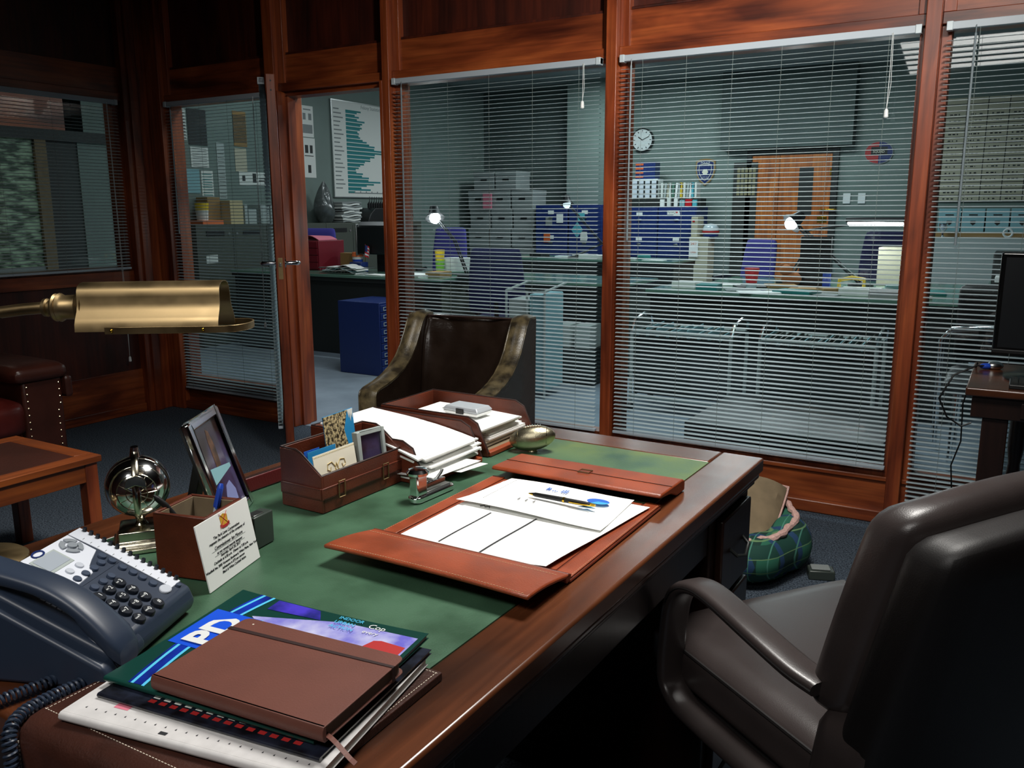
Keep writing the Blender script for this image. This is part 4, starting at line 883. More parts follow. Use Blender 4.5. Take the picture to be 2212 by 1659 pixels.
m.add([(x, a, b_) for x in (0, L_) for a, b_ in prof] + [(x, a, b_) for x in (0, L_) for a, b_ in inn],
      [(i, i + 1, n + i + 1, n + i) for i in range(n - 1)] + [(2 * n + i, 3 * n + i, 3 * n + i + 1, 2 * n + i + 1) for i in range(n - 1)] + [(i, 2 * n + i, 2 * n + i + 1, i + 1) for i in range(n - 1)] + [(n + i, n + i + 1, 3 * n + i + 1, 3 * n + i) for i in range(n - 1)] + [(0, n, 3 * n, 2 * n), (n - 1, 3 * n - 1, 4 * n - 1, 2 * n - 1)])
sh = obj('shade', m, 'brass', lm, smooth=True)
m = LB(); n2 = len(prof); m.add([(.001, a, b_) for a, b_ in prof] + [(.003, a, b_) for a, b_ in prof], [tuple(range(n2))[::-1], tuple(range(n2, 2 * n2))]); obj('shade_end', m, 'brass', sh)
m = LB(); rp = []
for k in range(9): rp.append((.045 + .17 * k / 8, -.0440, -.030))
for k in range(1, 12): a = -PI / 2 + PI * k / 12; rp.append((.215 + .026 * math.cos(a), .0440 * math.sin(a), -.030))
for k in range(9): rp.append((.215 - .17 * k / 8, .0440, -.030))
def ribbon(m, pts, hh, tt):
    n = len(pts); vs = []
    for i, p in enumerate(pts):
        p = Vector(p); t = (Vector(pts[min(i + 1, n - 1)]) - Vector(pts[max(i - 1, 0)])).normalized(); s_ = t.cross(Vector((0, 0, 1)))
        vs += [p + s_ * tt + Vector((0, 0, hh)), p + s_ * tt - Vector((0, 0, hh)), p - s_ * tt - Vector((0, 0, hh)), p - s_ * tt + Vector((0, 0, hh))]
    m.add(vs, [(4 * i + j, 4 * i + (j + 1) % 4, 4 * i + 4 + (j + 1) % 4, 4 * i + 4 + j) for i in range(n - 1) for j in range(4)] + [(0, 1, 2, 3), (4 * n - 4, 4 * n - 3, 4 * n - 2, 4 * n - 1)])
ribbon(m, rp, .0050, .0013)
obj('guard_rail', m, 'brass', sh, smooth=True, bevel=.0006)
m = LB(); 
for x in (.055, .185):
    for sg in (-1, 1): m.sphere((x, sg * .0455, -.030), .0026, n=10, m=6)
obj('rivet', m, 'gold', sh, smooth=True)

# ================================================================ CHAIRS
def cushion(m, x0, x1, y0, y1, z0, z1, r, puff=(0, 0, 0), n=12, shear=0):
    """rounded padded box; puff = how far each pair of faces bellies out; shear leans it back in x with height"""
    cx, cy, cz = (x0 + x1) / 2, (y0 + y1) / 2, (z0 + z1) / 2; hx, hy, hz = (x1 - x0) / 2, (y1 - y0) / 2, (z1 - z0) / 2
    def mp(p):
        q = Vector((max(-1, min(1, p[0])) * hx, max(-1, min(1, p[1])) * hy, max(-1, min(1, p[2])) * hz))
        i = Vector((max(-hx + r, min(hx - r, q.x)), max(-hy + r, min(hy - r, q.y)), max(-hz + r, min(hz - r, q.z))))
        d = q - i
        if d.length > 1e-9: q = i + d.normalized() * r
        a, b_, c_ = 1 - p[0] ** 2, 1 - p[1] ** 2, 1 - p[2] ** 2
        q.x += puff[0] * p[0] * max(0, b_ * c_) ** .5; q.y += puff[1] * p[1] * max(0, a * c_) ** .5; q.z += puff[2] * p[2] * max(0, a * b_) ** .5
        return (cx + q.x - shear * (q.z + hz), cy + q.y, cz + q.z)
    def tt(k): # denser near the edges
        u = -1 + 2 * k / n; return math.copysign(abs(u) ** .75, u)
    for ax in range(3):
        for sg in (-1, 1):
            vs = []
            for i in range(n + 1):
                for j in range(n + 1):
                    p = [0, 0, 0]; p[ax] = sg; p[(ax + 1) % 3] = tt(i); p[(ax + 2) % 3] = tt(j); vs.append(mp(p))
            m.add(vs, [(i * (n + 1) + j, (i + 1) * (n + 1) + j, (i + 1) * (n + 1) + j + 1, i * (n + 1) + j + 1) for i in range(n) for j in range(n)])
    return m
ec = thing('executive_chair', 'large dark brown leather swivel armchair turned away at the right of the desk', 'office chair', (-.172, 1.457, .1066), math.radians(144)); ec.scale = (.918, .918, .918)
def seatf(m):
    def f(u, v):  # u along depth front..back, v across
        x = .285 - .56 * u; y = .27 - .54 * v; e = min(u, 1 - u, v * 1.0, 1 - v) * 2
        z = .478 + .012 * math.sin(PI * v) * math.sin(PI * u) - .02 * max(0, 1 - u * 7) ** 2 - .012 * max(0, 1 - min(v, 1 - v) * 12) ** 2
        z += .006 * math.exp(-((u - .3) ** 2 + (v - .25) ** 2) * 30) * math.sin(24 * (u + v)) - .010 * math.exp(-((v - .30 - .3 * u) ** 2) * 60) * math.sin(PI * u)
        return (x, y, z)
    return m
obj('seat_cushion', cushion(MB(), -.27, .315, -.265, .265, .375, .478, .035, (.01, .0, .012), 14), 'chairb', ec, smooth=True)
obj('seat_pan', cushion(MB(), -.26, .255, -.25, .25, .335, .378, .02), 'chairblk', ec, smooth=True)
obj('seat_piping', MB().tube([(.262, -.245, .462), (.262, .245, .462), (.24, .262, .462), (-.25, .262, .462)], .0035, 6), 'chairblk', ec, smooth=True)
def armloop(s_):
    y = s_ * .285
    pth = [(-.24, y - s_ * .01, .39), (-.10, y, .375), (.10, y, .372), (.155, y, .378), (.188, y, .40), (.196, y, .44), (.19, y, .52), (.18, y, .575), (.155, y, .612), (.115, y, .630), (.06, y, .632), (-.06, y + s_ * .008, .622), (-.15, y + s_ * .006, .608), (-.20, y - s_ * .004, .600)]
    # rounded strap cross-section, broad sideways
    out = []
    P_ = [Vector(p) for p in pth]
    fine = []
    for i in range(len(P_) - 1):
        p0 = P_[max(0, i - 1)]; p1 = P_[i]; p2 = P_[i + 1]; p3 = P_[min(len(P_) - 1, i + 2)]
        for k in range(4):
            f = k / 4; fine.append(.5 * ((2 * p1) + (p2 - p0) * f + (2 * p0 - 5 * p1 + 4 * p2 - p3) * f * f + (3 * p1 - p0 - 3 * p2 + p3) * f ** 3))
    fine.append(P_[-1]); rings = []
    for i, p in enumerate(fine):
        t = (fine[min(i + 1, len(fine) - 1)] - fine[max(i - 1, 0)]).normalized(); sd_ = Vector((0, 1, 0)); nn = t.cross(sd_).normalized()
        rings.append([tuple(p + sd_ * .029 * math.copysign(abs(math.cos(a)) ** .45, math.cos(a)) + nn * .0125 * math.copysign(abs(math.sin(a)) ** .7, math.sin(a))) for a in [2 * PI * k / 16 + .01 for k in range(16)]])
    return rings, fine
for s_ in (1, -1):
    rg, fine = armloop(s_)
    a_ = loft(rg, 'chairb', ec, 'armrest', smooth=True)
    m = MB()
    for o_ in (-.028, .028): m.tube([Vector(p) + Vector((0, o_, 0)) for p in fine[28:]], .0022, 5)
    obj('arm_piping', m, 'chairblk', a_, smooth=True)
def backslab(x0, x1, hw, z0, z1, r, crown, lean, puff):
    m = cushion(MB(), x0, x1, -hw, hw, z0, z1, r, puff, 14, lean)
    zt = z1
    for v in m.v:
        k = max(0, (v.z - z0) / (z1 - z0)); v.z += crown * (1 - (v.y / hw) ** 2) * k ** 3; v.x += -.02 * (v.y / hw) ** 2 * 0 + .018 * (abs(v.y) / hw) ** 3
        v.y *= 1 - .06 * k ** 3
    return m
obj('back_cushion', backslab(-.254, -.166, .290, .555, .900, .036, .030, .26, (.006, 0, 0)), 'chairb', ec, smooth=True)
obj('back_shell', backslab(-.300, -.215, .298, .400, .882, .030, .026, .24, (.008, 0, 0)), 'chairblk', ec, smooth=True)
for s_ in (1, -1): obj('side_pad', cushion(MB(), -.265, -.150, s_ * .268 - .030, s_ * .268 + .030, .26, .575, .026, (.004, .004, 0), 8, .16), 'chairb', ec, smooth=True)
obj('column', MB().cyl((0, 0, -.03), (0, 0, .34), .028), 'dark', ec, smooth=True)
for k in range(5):
    a = 2 * PI * k / 5 + .3; ca, sa = math.cos(a), math.sin(a)
    lg_ = obj('base_leg', MB().tube([(0, 0, -.006), (.14 * ca, .14 * sa, -.021), (.29 * ca, .29 * sa, -.051)], [.025, .02, .015], 8), 'dark', ec, smooth=True)
    obj('caster', MB().cyl((.29 * ca - .02 * sa, .29 * sa + .02 * ca, -.088), (.29 * ca + .02 * sa, .29 * sa - .02 * ca, -.088), .028), 'black', lg_, smooth=True)

tc_ = thing('leather_armchair', 'worn dark leather armchair with swept olive-edged arms facing the desk', 'armchair', (-1.962, 2.62, 0), math.radians(8))
AP = [(0, .575), (.008, .592), (.03, .602), (.10, .613), (.17, .630), (.235, .655), (.29, .69), (.335, .735), (.37, .785), (.40, .83), (.425, .855), (.455, .862)]
for s_ in (-1, 1):
    x0, x1 = (.205, .285) if s_ > 0 else (-.285, -.205)
    poly = [(0, .12)] + AP + [(.52, .862), (.50, .12)]
    a_ = obj('arm', MB().prism(poly, 'x', x0 + .004, x1 - .004), 'tub', tc_, smooth=True, bevel=.006)
    rg = []
    full = [(0 - .004, .20), (0 - .005, .40)] + [(y - .004 if i < 2 else y, z + .004) for i, (y, z) in enumerate(AP)] + [(.50, .864)]
    for i, (y, z) in enumerate(full):
        p = Vector((0, y, z)); t = (Vector((0,) + full[min(i + 1, len(full) - 1)]) - Vector((0,) + full[max(i - 1, 0)])).normalized(); nn = Vector((0, -t.z, t.y))
        rg.append([tuple(Vector(((x0 + x1) / 2, y, z)) + Vector((1, 0, 0)) * (.039 * q) + nn * (.010 * (1 - q * q) + h__)) for q, h__ in ((-1, -.006), (-.98, .0), (-.6, .002), (0, .003), (.6, .002), (.98, 0), (1, -.006))])
    loft(rg, 'tubw', a_, 'arm_band', smooth=True)
    m = MB()
    for xx in (x0 + .002, x1 - .002): m.tube([(xx, y, z + .001) for y, z in full], .0032, 6)
    obj('piping', m, 'tubw', a_, smooth=True)
def tb(u, v):
    x = -.208 + .416 * u; z = .36 + .495 * v; y = .355 + .075 * v ** 1.3 + .05 * math.sin(PI * u) ** .5 * .6
    du = u - .5
    wr = .004 * math.exp(-((v - .72 - .9 * abs(du)) * 9) ** 2) - .003 * math.exp(-((v - .55 - 1.1 * abs(du)) * 10) ** 2) + .0015 * math.sin(26 * du + 9 * v) * math.exp(-((v - .85) * 5) ** 2) + .003 * math.sin(5 * u + 7 * v)
    return (x, y + wr - .02 * math.exp(-((v - 1) * 9) ** 2) * -1, z)
obj('back_panel', MB().grid(tb, 34, 30), 'tub', tc_, smooth=True, solid=.012)
obj('back_frame', MB().prism([(.44, .12), (.50, .12), (.52, .858), (.472, .858)], 'x', -.206, .206), 'tub', tc_, bevel=.008)
obj('top_piping', MB().tube([(-.206, .455, .858), (.206, .455, .858)], .004, 6), 'trim', tc_, smooth=True)
obj('seat_cushion', cushion(MB(), -.2, .2, 0.0, .40, .33, .45, .03, (0, 0, .012), 10), 'tub', tc_, smooth=True)
obj('front_rail', B(-.21, .21, .005, .03, .14, .33), 'tub', tc_, bevel=.006)
for x in (-.24, .24):
    for y in (.04, .46): obj('leg', MB().tube([(x, y, 0), (x, y, .13)], [.014, .022], 8), W['deskd'], tc_)

# ================================================================ SOFA AND SIDE TABLE
so = thing('leather_sofa', 'oxblood leather sofa arm and seat with brass nail heads at the left edge', 'sofa', (-3.87, 2.335, 0))
ar_ = obj('arm', MB().prism([(-.19, .10), (-.19, .55), (0, .55), (0, .10)], 'x', -.86, 0), 'sofad', so, bevel=.012)
obj('arm_roll', cushion(MB(), -.88, .025, -.235, .030, .535, .615, .038, (0, 0, .01), 12), 'sofad', ar_, smooth=True)
obj('arm_roll', cushion(MB(), -.80, .022, .0, .045, .44, .55, .02, (0, .004, 0), 8), 'sofad', ar_, smooth=True)
m = MB()
for k in range(13):
    z = .52 - k * .033
    m.sphere((.001, -.172, z), .0048, n=8, m=5); m.sphere((.001, -.018 if z > .42 else -.03, z), .0048, n=8, m=5)
obj('nail_heads', m, 'stud', ar_, smooth=True)
obj('seat_cushion', cushion(MB(), -.68, .045, -1.0, -.195, .30, .47, .05, (.02, 0, .02), 12), 'sofa', so, smooth=True)
obj('seat_base', B(-.84, -.03, -1.3, -.19, .10, .30), 'sofad', so, bevel=.01)
obj('back', cushion(MB(), -1.04, -.86, -1.5, .02, .10, .84, .05, (.01, 0, 0), 10), 'sofad', so, smooth=True)
for x, y in ((-.05, -.05), (-.80, -.05), (-.05, -1.2), (-.8, -1.2)): obj('foot', MB().cyl((x, y, 0), (x, y, .10), .018, .025, 10), W['deskd'], so)
tb_ = thing('side_table', 'square oak side table with dark leather top in front of the sofa', 'table', (-3.125, 1.42, 0))
X_, Y_ = .275, .42
for a_, b_ in ((X_ - .065, X_), (-X_, -X_ + .065)): obj('top_frame', B(a_, b_, -Y_, Y_, .405, .43), W['tabley'], tb_, bevel=.003)
for a_, b_ in ((Y_ - .065, Y_), (-Y_, -Y_ + .065)): obj('top_frame', B(-X_ + .065, X_ - .065, a_, b_, .405, .43), W['table'], tb_, bevel=.003)
obj('leather_inset', B(-X_ + .065, X_ - .065, -Y_ + .065, Y_ - .065, .41, .4285), 'sofad', tb_)
for x in (X_ - .028, -X_ + .018): obj('apron', B(x, x + .012, -Y_ + .05, Y_ - .05, .335, .405), W['tabley'], tb_, bevel=.002)
for y in (Y_ - .028, -Y_ + .018): obj('apron', B(-X_ + .05, X_ - .05, y, y + .012, .335, .405), W['table'], tb_, bevel=.002)
for x in (X_ - .06, -X_ + .012):
    for y in (Y_ - .06, -Y_ + .012): obj('leg', B(x, x + .048, y, y + .048, 0, .405), W['v'], tb_, bevel=.003)

# ================================================================ DOG BED, FLOOR BOX
db = thing('dog_bed', 'green tartan dog bed with pink fleece rim and beige cushion behind the desk corner', 'dog bed', (-.86, 3.05, 0))
def br_(u, v):
    a = 2 * PI * u; ph_ = 2 * PI * v; R1 = .215 + .008 * math.sin(5 * a); rr_ = .082 + .006 * math.sin(7 * a + 1)
    return ((R1 + rr_ * math.cos(ph_)) * math.cos(a), (R1 + rr_ * math.cos(ph_)) * math.sin(a), .098 + (1.15 + .25 * math.sin(a)) * rr_ * math.sin(ph_))
obj('bolster', MB().grid(br_, 56, 16, wu=True, wv=True), 'tartan', db, smooth=True)
def zr(a): return .190 + .030 * math.sin(a)
fp = [((.240 + .005 * math.sin(9 * a)) * math.cos(a), (.240 + .005 * math.sin(9 * a)) * math.sin(a), zr(a) + .003 * math.sin(23 * a)) for a in [2 * PI * k / 90 for k in range(90)]]
obj('fleece_rim', MB().tube(fp, [.0125 + .0025 * math.sin(k * 2.1) for k in range(90)], 8, closed=True), 'fleece', db, smooth=True)
obj('bed_base', MB().lathe([(.21, 0), (.24, .01), (.24, .05), (.0, .06)], 40), 'tartan', db, smooth=True)
pw = MB(); pw.x = Matrix.Translation((-.01, .02, .205)) @ Euler((math.radians(27), math.radians(6), math.radians(4))).to_matrix().to_4x4()
cushion(pw, -.19, .19, -.17, .17, -.022, .022, .02, (0, 0, .048), 12)
for v in pw.v: v.z += .006 * math.sin(30 * v.x + 12 * v.y) * math.cos(17 * v.y)
pwo = obj('cushion', pw, 'suede', db, smooth=True)
ed = [(-.19, -.17), (.19, -.17), (.19, .17), (-.19, .17)]; ep = []
for i in range(4):
    a, b_ = Vector(ed[i]), Vector(ed[(i + 1) % 4])
    for k in range(10): q = a + (b_ - a) * k / 10; ep.append(pw.x @ Vector((q.x * 1.0, q.y * 1.0, 0)) + Vector((0, 0, .0)))
obj('cushion_piping', MB().tube(ep, .0065, 6, closed=True), 'fleece', pwo, smooth=True)
fbx = thing('floor_box', 'small grey plug box on the carpet beside the dog bed', 'box', (-.515, 3.06, 0), math.radians(20))
obj('case', B(-.045, .045, -.03, .03, 0, .035), 'grbox', fbx, bevel=.004); obj('lid', B(-.035, .03, -.022, .022, .035, .042), 'mgrey', fbx, bevel=.003)

# ================================================================ RIGHT SIDE TABLE WITH MONITOR
rt = thing('writing_table', 'dark wooden side table carrying a black monitor at the right edge', 'table', (-.115, 3.085, 0))
obj('top', B(0, 1.15, 0, .56, .712, .74), W['deskx'], rt, bevel=.006, seg=3)
obj('frieze', B(.02, 1.13, .02, .54, .64, .712), W['deskd'], rt, bevel=.003)
for x in (.055, 1.03):
    l_ = obj('leg', MB().box(x, x + .075, .03, .09, 0, .64), W['deskd'], rt, bevel=.004)
    l2 = obj('leg', MB().lathe([(.022, 0), (.026, .05), (.016, .08), (.026, .14), (.032, .25), (.020, .38), (.028, .44), (.028, .64)], 14, x + .11, .49), W['deskd'], rt, smooth=True)
dr_ = obj('drawer', B(.16, .62, .012, .02, .65, .70), W['deskd'], rt, bevel=.002); obj('drawer_pull', B(.36, .41, .004, .012, .67, .678), 'brass', dr_, bevel=.002)
mn = thing('monitor', 'black flat monitor standing on the dark side table', 'monitor', (-.058, 3.34, .74), math.radians(-2))
obj('bezel', MB().box(0, .50, -.012, .022, .085, .425), 'blackg', mn, bevel=.008, seg=3)
obj('screen', B(.016, .484, -.0135, -.012, .105, .408), 'screen', mn)
obj('control_strip', B(.0, .50, -.016, -.012, .085, .098), 'black', mn, bevel=.002)
obj('neck', B(.20, .30, .02, .05, .01, .20), 'black', mn, bevel=.004)
obj('foot', MB().lathe([(.16, 0), (.16, .006), (.10, .014), (.05, .02)], 30, .2, .02), 'blackg', mn, smooth=True)
kb = thing('keyboard', 'black keyboard corner in front of the monitor', 'keyboard', (.005, 3.12, .7405))
obj('case', MB().box(0, .44, 0, .13, 0, .014), 'black', kb, bevel=.003)
m = MB()
for i in range(22):
    for j in range(6): m.box(.008 + i * .0195, .024 + i * .0195, .008 + j * .0195, .024 + j * .0195, .014, .021)
obj('keys', m, 'dark', kb)
ms = thing('computer_mouse', 'white and blue mouse lying at the corner of the dark side table', 'mouse', (-.045, 3.50, .7405), math.radians(30))
obj('shell', MB().sphere((0, 0, .012), .030, .022, .016, 16, 10), 'steel', ms, smooth=True); obj('blue_grip', MB().sphere((-.030, 0, .011), .026, .015, .011, 14, 8), 'bluep', ms, smooth=True)
hc = obj('black_cable', MB().tube([(-.02, 3.50, .75), (-.10, 3.46, .755), (-.17, 3.42, .72), (-.21, 3.42, .63), (-.18, 3.44, .56), (-.13, 3.44, .53), (-.10, 3.45, .545)], .0035, 6), 'black', smooth=True)
tag(hc, 'black cable looping off the left edge of the dark side table', 'cable')
hc = obj('black_cable', MB().tube([(-.10, 3.5, .76), (-.135, 3.52, .60), (-.13, 3.54, .45), (-.155, 3.55, .35), (-.145, 3.56, .25), (-.18, 3.56, .15), (-.17, 3.57, .02)], .003, 6), 'black', smooth=True)
tag(hc, 'thin cable dropping from the dark side table to the floor', 'cable')

# ================================================================ OPEN-PLAN ROOM
def hb(name, label, cat, b_, m, bevel=.004, group=None, **k):
    """one-piece thing with its origin at its base"""
    x0, x1, y0, y1, z0, z1 = b_; cx, cy = (x0 + x1) / 2, (y0 + y1) / 2
    return tag(obj(name, B(x0 - cx, x1 - cx, y0 - cy, y1 - cy, 0, z1 - z0), m, loc=(cx, cy, z0), bevel=bevel, **k), label, cat, group)
def desk(x0, x1, y0, y1, label, kneey=None):
    t = thing('office_desk', label, 'desk', (x0, y0, 0)); w_, d_ = x1 - x0, y1 - y0
    obj('glass_top', B(0, w_, 0, d_, .735, .76), 'greent', t, bevel=.003)
    obj('top_rim', B(.01, w_ - .01, .01, d_ - .01, .70, .735), 'dark', t)
    obj('modesty_panel', B(.03, w_ - .03, .03, .05, .04, .70), 'dark', t)
    for a in (.02, w_ - .44): obj('pedestal', B(a, a + .42, .05, d_ - .03, .02, .70), 'olive', t, bevel=.004)
    return t
desk(-6.62, -4.12, 5.80, 6.55, 'green topped office desk seen through the open doorway')
desk(-3.95, -2.60, 6.05, 6.80, 'green topped office desk behind the blue office chair')
desk(-2.30, -.30, 5.76, 6.50, 'green topped office desk behind the file carts, nearest row')
desk(-2.10, -.25, 6.52, 7.30, 'green topped office desk backing onto the nearest row, with the lamps')
desk(-5.60, -3.30, 9.10, 9.85, 'far green topped desk in front of the blue filing cabinets')
desk(-.20, 1.30, 7.0, 7.75, 'green topped desk behind the rightmost blind')
# storage cabinets along the left wall
for k in range(4):
    y0 = 5.62 + k * .905
    t = thing('storage_cabinet', ['olive metal cabinet under the orange and yellow tubs', 'olive metal cabinet behind the edge of the ajar door', 'olive metal cabinet with paper bundles on top, seen through the doorway', 'olive metal cabinet behind the desk monitor in the doorway'][k], 'cabinet', (-7.29, y0, 0), group='cabinets along the left wall')
    obj('cabinet_body', B(0, .44, 0, .90, 0, 1.19), 'olive', t, bevel=.004)
    obj('door_gap', B(.4402, .442, .448, .452, .05, 1.16), 'black', t)
    for y in (.12, .58): obj('slot_handle', MB().box(.4402, .446, y, y + .22, 1.085, 1.13), 'black', t)
    for y in (.40, .50): obj('lock', MB().cyl((.44, y, 1.10), (.447, y, 1.10), .014, n=12), 'steel', t, smooth=True)
    obj('name_card', B(.4402, .4415, .10, .24, .82, .90), 'paper2' if k in (0, 3) else 'olive', t)
sg = thing('car_plate_sticker', 'black and white lettered plate stuck on the olive cabinet in the doorway', 'sign', (-6.846, 8.02, .98))
obj('plate', B(0, .003, 0, .24, 0, .14), 'black', sg); obj('plate_face', B(.003, .0035, .008, .232, .008, .132), 'brsh', sg)
text([('NYC', .10, .115, .07)], 'white', sg, mtx=frame3((.004, 0, 0), (0, 1, 0), (0, 0, 1)))
XC = -7.08
tub_ = thing('snack_tub', 'white tub with yellow top standing on the orange tray', 'tub', (XC, 5.90, 1.232))
obj('tub_body', MB().lathe([(.055, 0), (.062, .10)], 20), 'paper2', tub_, smooth=True); obj('yellow_sleeve', MB().lathe([(.0625, .10), (.068, .17)], 20), 'yellow', tub_, smooth=True)
hb('plastic_tray', 'orange plastic tray lying on the cabinet at the far left', 'tray', (XC - .12, XC + .12, 5.80, 6.06, 1.191, 1.232), 'orange')
hb('storage_box', 'tan box file beside the orange tray', 'box', (XC - .1, XC + .1, 6.17, 6.34, 1.191, 1.43), 'tan')
hb('storage_box', 'beige card box between the orange tray and the tan box file', 'box', (XC - .2, XC - .03, 6.00, 6.16, 1.191, 1.46), 'kraft')
for k, (a, b_, h_) in enumerate([(6.36, 6.40, .20), (6.41, 6.52, .15), (6.58, 6.70, .2), (6.72, 6.77, .2), (6.84, 6.88, .19)]):
    hb('box_file', ['thin pale blue box file beside the tan box', 'low pale blue box file second from the tan box', 'wide pale box file in the middle of the row', 'narrow pale box file near the door edge', 'thin pale file nearest the ajar door'][k], 'file', (XC - .1, XC + .1, a, b_, 1.191, 1.191 + h_), 'lgrey', group='box files on the cabinets')
def poster(name, label, y0, y1, z0, z1, m_, marks=(), mm='ink', x=-7.3):
    o = tag(obj(name, B(0, .004, 0, y1 - y0, 0, z1 - z0), m_, loc=(x + .001, y0, z0)), label, 'poster')
    if marks:
        m = MB()
        for a, b_, c_, d_ in marks: m.box(.004, .0048, a * (y1 - y0), b_ * (y1 - y0), c_ * (z1 - z0), d_ * (z1 - z0))
        obj('printed_block', m, mm, o)
    return o
poster('wall_notice', 'dark notice high on the left wall behind the left blind', 5.98, 6.21, 1.98, 2.33, 'brsh')
poster('wall_notice', 'small white list pinned beside the dark notice', 5.86, 5.96, 2.02, 2.32, 'paper2', [(.1, .9, .1 * k + .05, .1 * k + .08) for k in range(9)])
poster('wall_notice', 'white lined notice below the dark notice', 5.99, 6.21, 1.76, 1.96, 'paper2', [(.1, .9, .12 * k + .05, .12 * k + .08) for k in range(8)], 'mgrey')
poster('wall_notice', 'grey blue map sheet at the left end of the pinned papers', 5.86, 6.08, 1.50, 1.74, 'lblue')
poster('wall_notice', 'pale sheet right of the blue map sheet', 6.10, 6.25, 1.47, 1.73, 'paper2', [(.1, .9, .1 * k + .05, .1 * k + .08) for k in range(9)], 'teal')
poster('wall_notice', 'narrow pale ladder of notes in the middle of the pinned papers', 6.32, 6.42, 1.45, 2.02, 'lgrey', [(.1, .9, .07 * k + .03, .07 * k + .04) for k in range(13)], 'olive')
poster('wall_notice', 'brown patterned notice at the top beside the door edge', 6.56, 6.74, 2.0, 2.36, 'kraft', [(.1 * k, .1 * k + .05, .1, .9) for k in range(10)], 'brsh')
poster('wall_notice', 'light tan sheet below the brown patterned notice', 6.56, 6.72, 1.74, 1.98, 'beige')
poster('wall_notice', 'wide white photograph sheet low beside the door edge', 6.60, 7.02, 1.60, 1.74, 'paper2', [(.1, .2, .3, .7), (.45, .57, .2, .9), (.66, .9, .3, .4), (.66, .9, .5, .55)], 'brsh')
poster('wall_poster', 'tall white poster of small portraits left of the bar chart board', 7.57, 7.77, 2.17, 2.52, 'paper2', [(.2, .8, .86, .9), (.15, .38, .55, .76), (.6, .85, .55, .76), (.1, .9, .12, .4)], 'mgrey')
poster('wall_poster', 'lower white poster of small figures left of the bar chart board', 7.57, 7.78, 1.71, 2.16, 'paper2', [(.2, .45, .62, .82), (.58, .8, .62, .82), (.15, .85, .54, .56), (.38, .62, .12, .32)], 'brsh')
wb = thing('bar_chart_board', 'whiteboard with horizontal teal bars, seen through the open doorway', 'whiteboard', (-7.30, 8.07, 1.50))
obj('board', B(.001, .02, 0, 1.25, 0, 1.13), 'paper2', wb); obj('rim', MB().box(.001, .026, -.012, 0, -.012, 1.142).box(.001, .026, 0, 1.25, 1.13, 1.142).box(.001, .026, 0, 1.25, -.012, 0).box(.001, .026, 1.25, 1.262, -.012, 1.142), 'steel', wb)
bars = [.30, .22, .18, .26, .22, .37, .32, .28, .31, .27, .22, .25, .24, .27, .32, .40, .45, .56, .55, .70, .72, .56, .55, .46, .46, .35, .33, .25, .22, .16, .17, .30, .28, .42, .41, .66, .52, .37, .26, .45, .12]
m = MB(); m2 = MB()
for k, v in enumerate(bars):
    z = 1.04 - (k // 2) * .0486 - (k % 2) * .0195; y0 = .25; (m if k % 2 == 0 else m2).box(.02, .021, y0, y0 + v * .95, z - .0195, z)
obj('teal_bars', m, 'teal', wb); obj('blue_bars', m2, 'tealb', wb)
m = MB()
for k in range(20): m.box(.02, .0208, .03 , .03 + (.1, .14, .17, .12)[k % 4], 1.03 - k * .0492, 1.045 - k * .0492)
m.box(.02, .0208, .25, 1.2, .04, .055)
for k in range(8): m.box(.02, .0208, .36 + k * .11, .38 + k * .11, .055, .07)
obj('row_names', m, 'mgrey', wb)
text([('Felony Statistics 2017', .06, .80, 1.09)], 'mgrey', wb, mtx=frame3((.0205, 0, 0), (0, 1, 0), (0, 0, 1)))
# things on the wall cabinets seen through the doorway
bg = MB().grid(lambda u, v: (XC + (.10 + .03 * math.sin(7 * v + 4 * u * PI) + .015 * math.sin(31 * u)) * math.cos(2 * PI * u) * math.sin(PI * min(.97, v * .75 + .22)), 7.66 + (.13 + .03 * math.sin(5 * v)) * math.sin(2 * PI * u) * math.sin(PI * min(.97, v * .75 + .22)), 1.192 + .47 * v), 22, 14, wu=True)
tag(obj('rubbish_bag', bg, 'bag', smooth=True), 'grey clear plastic bag bundled on the olive cabinet', 'bag')
for k in range(11):
    dy = random.uniform(-.02, .02); wd = random.uniform(.15, .19)
    sheet_obj('newspaper', [(XC - .14, 7.98 - wd + dy), (XC + .14, 7.98 - wd + dy), (XC + .14, 7.98 + wd + dy), (XC - .14, 7.98 + wd + dy)], 1.1925 + k * .022, 'folded grey newspaper in the rough stack on the olive cabinet', 'newspaper', lambda u, v, k=k: .008 * math.sin(6 * v + k), m='paper2' if k % 2 else 'mgrey', t=.018, n=7, group='newspapers on the olive cabinet')
rk = thing('stamp_rack', 'black rack of upright hooks on the cabinet below the bar chart board', 'rack', (XC, 8.30, 1.191))
obj('rack_base', MB().prism([(0, 0), (.62, 0), (.55, .12), (.44, .17), (.14, .17), (.05, .10)], 'x', -.12, .12), 'black', rk, bevel=.01)
for k in range(7): obj('hook', MB().tube([(.0, .16 + k * .045, .16), (.0, .16 + k * .045, .22), (.0, .175 + k * .045, .25), (0, .185 + k * .045, .31)], [.016, .018, .006, .003], 6), 'black', rk, smooth=True)
dl = thing('dark_lampshade', 'black cone lamp shade with a chrome rim at the top right of the doorway', 'lamp', (XC, 9.12, 1.191))
obj('shade', MB().lathe([(.16, .05), (.13, .16), (.04, .26), (.02, .27)], 24), 'shade', dl, smooth=True); obj('rim', MB().lathe([(.162, .045), (.166, .05), (.162, .056)], 24), 'chrome', dl, smooth=True); obj('stand', MB().cyl((0, 0, 0), (0, 0, .06), .05), 'shade', dl)
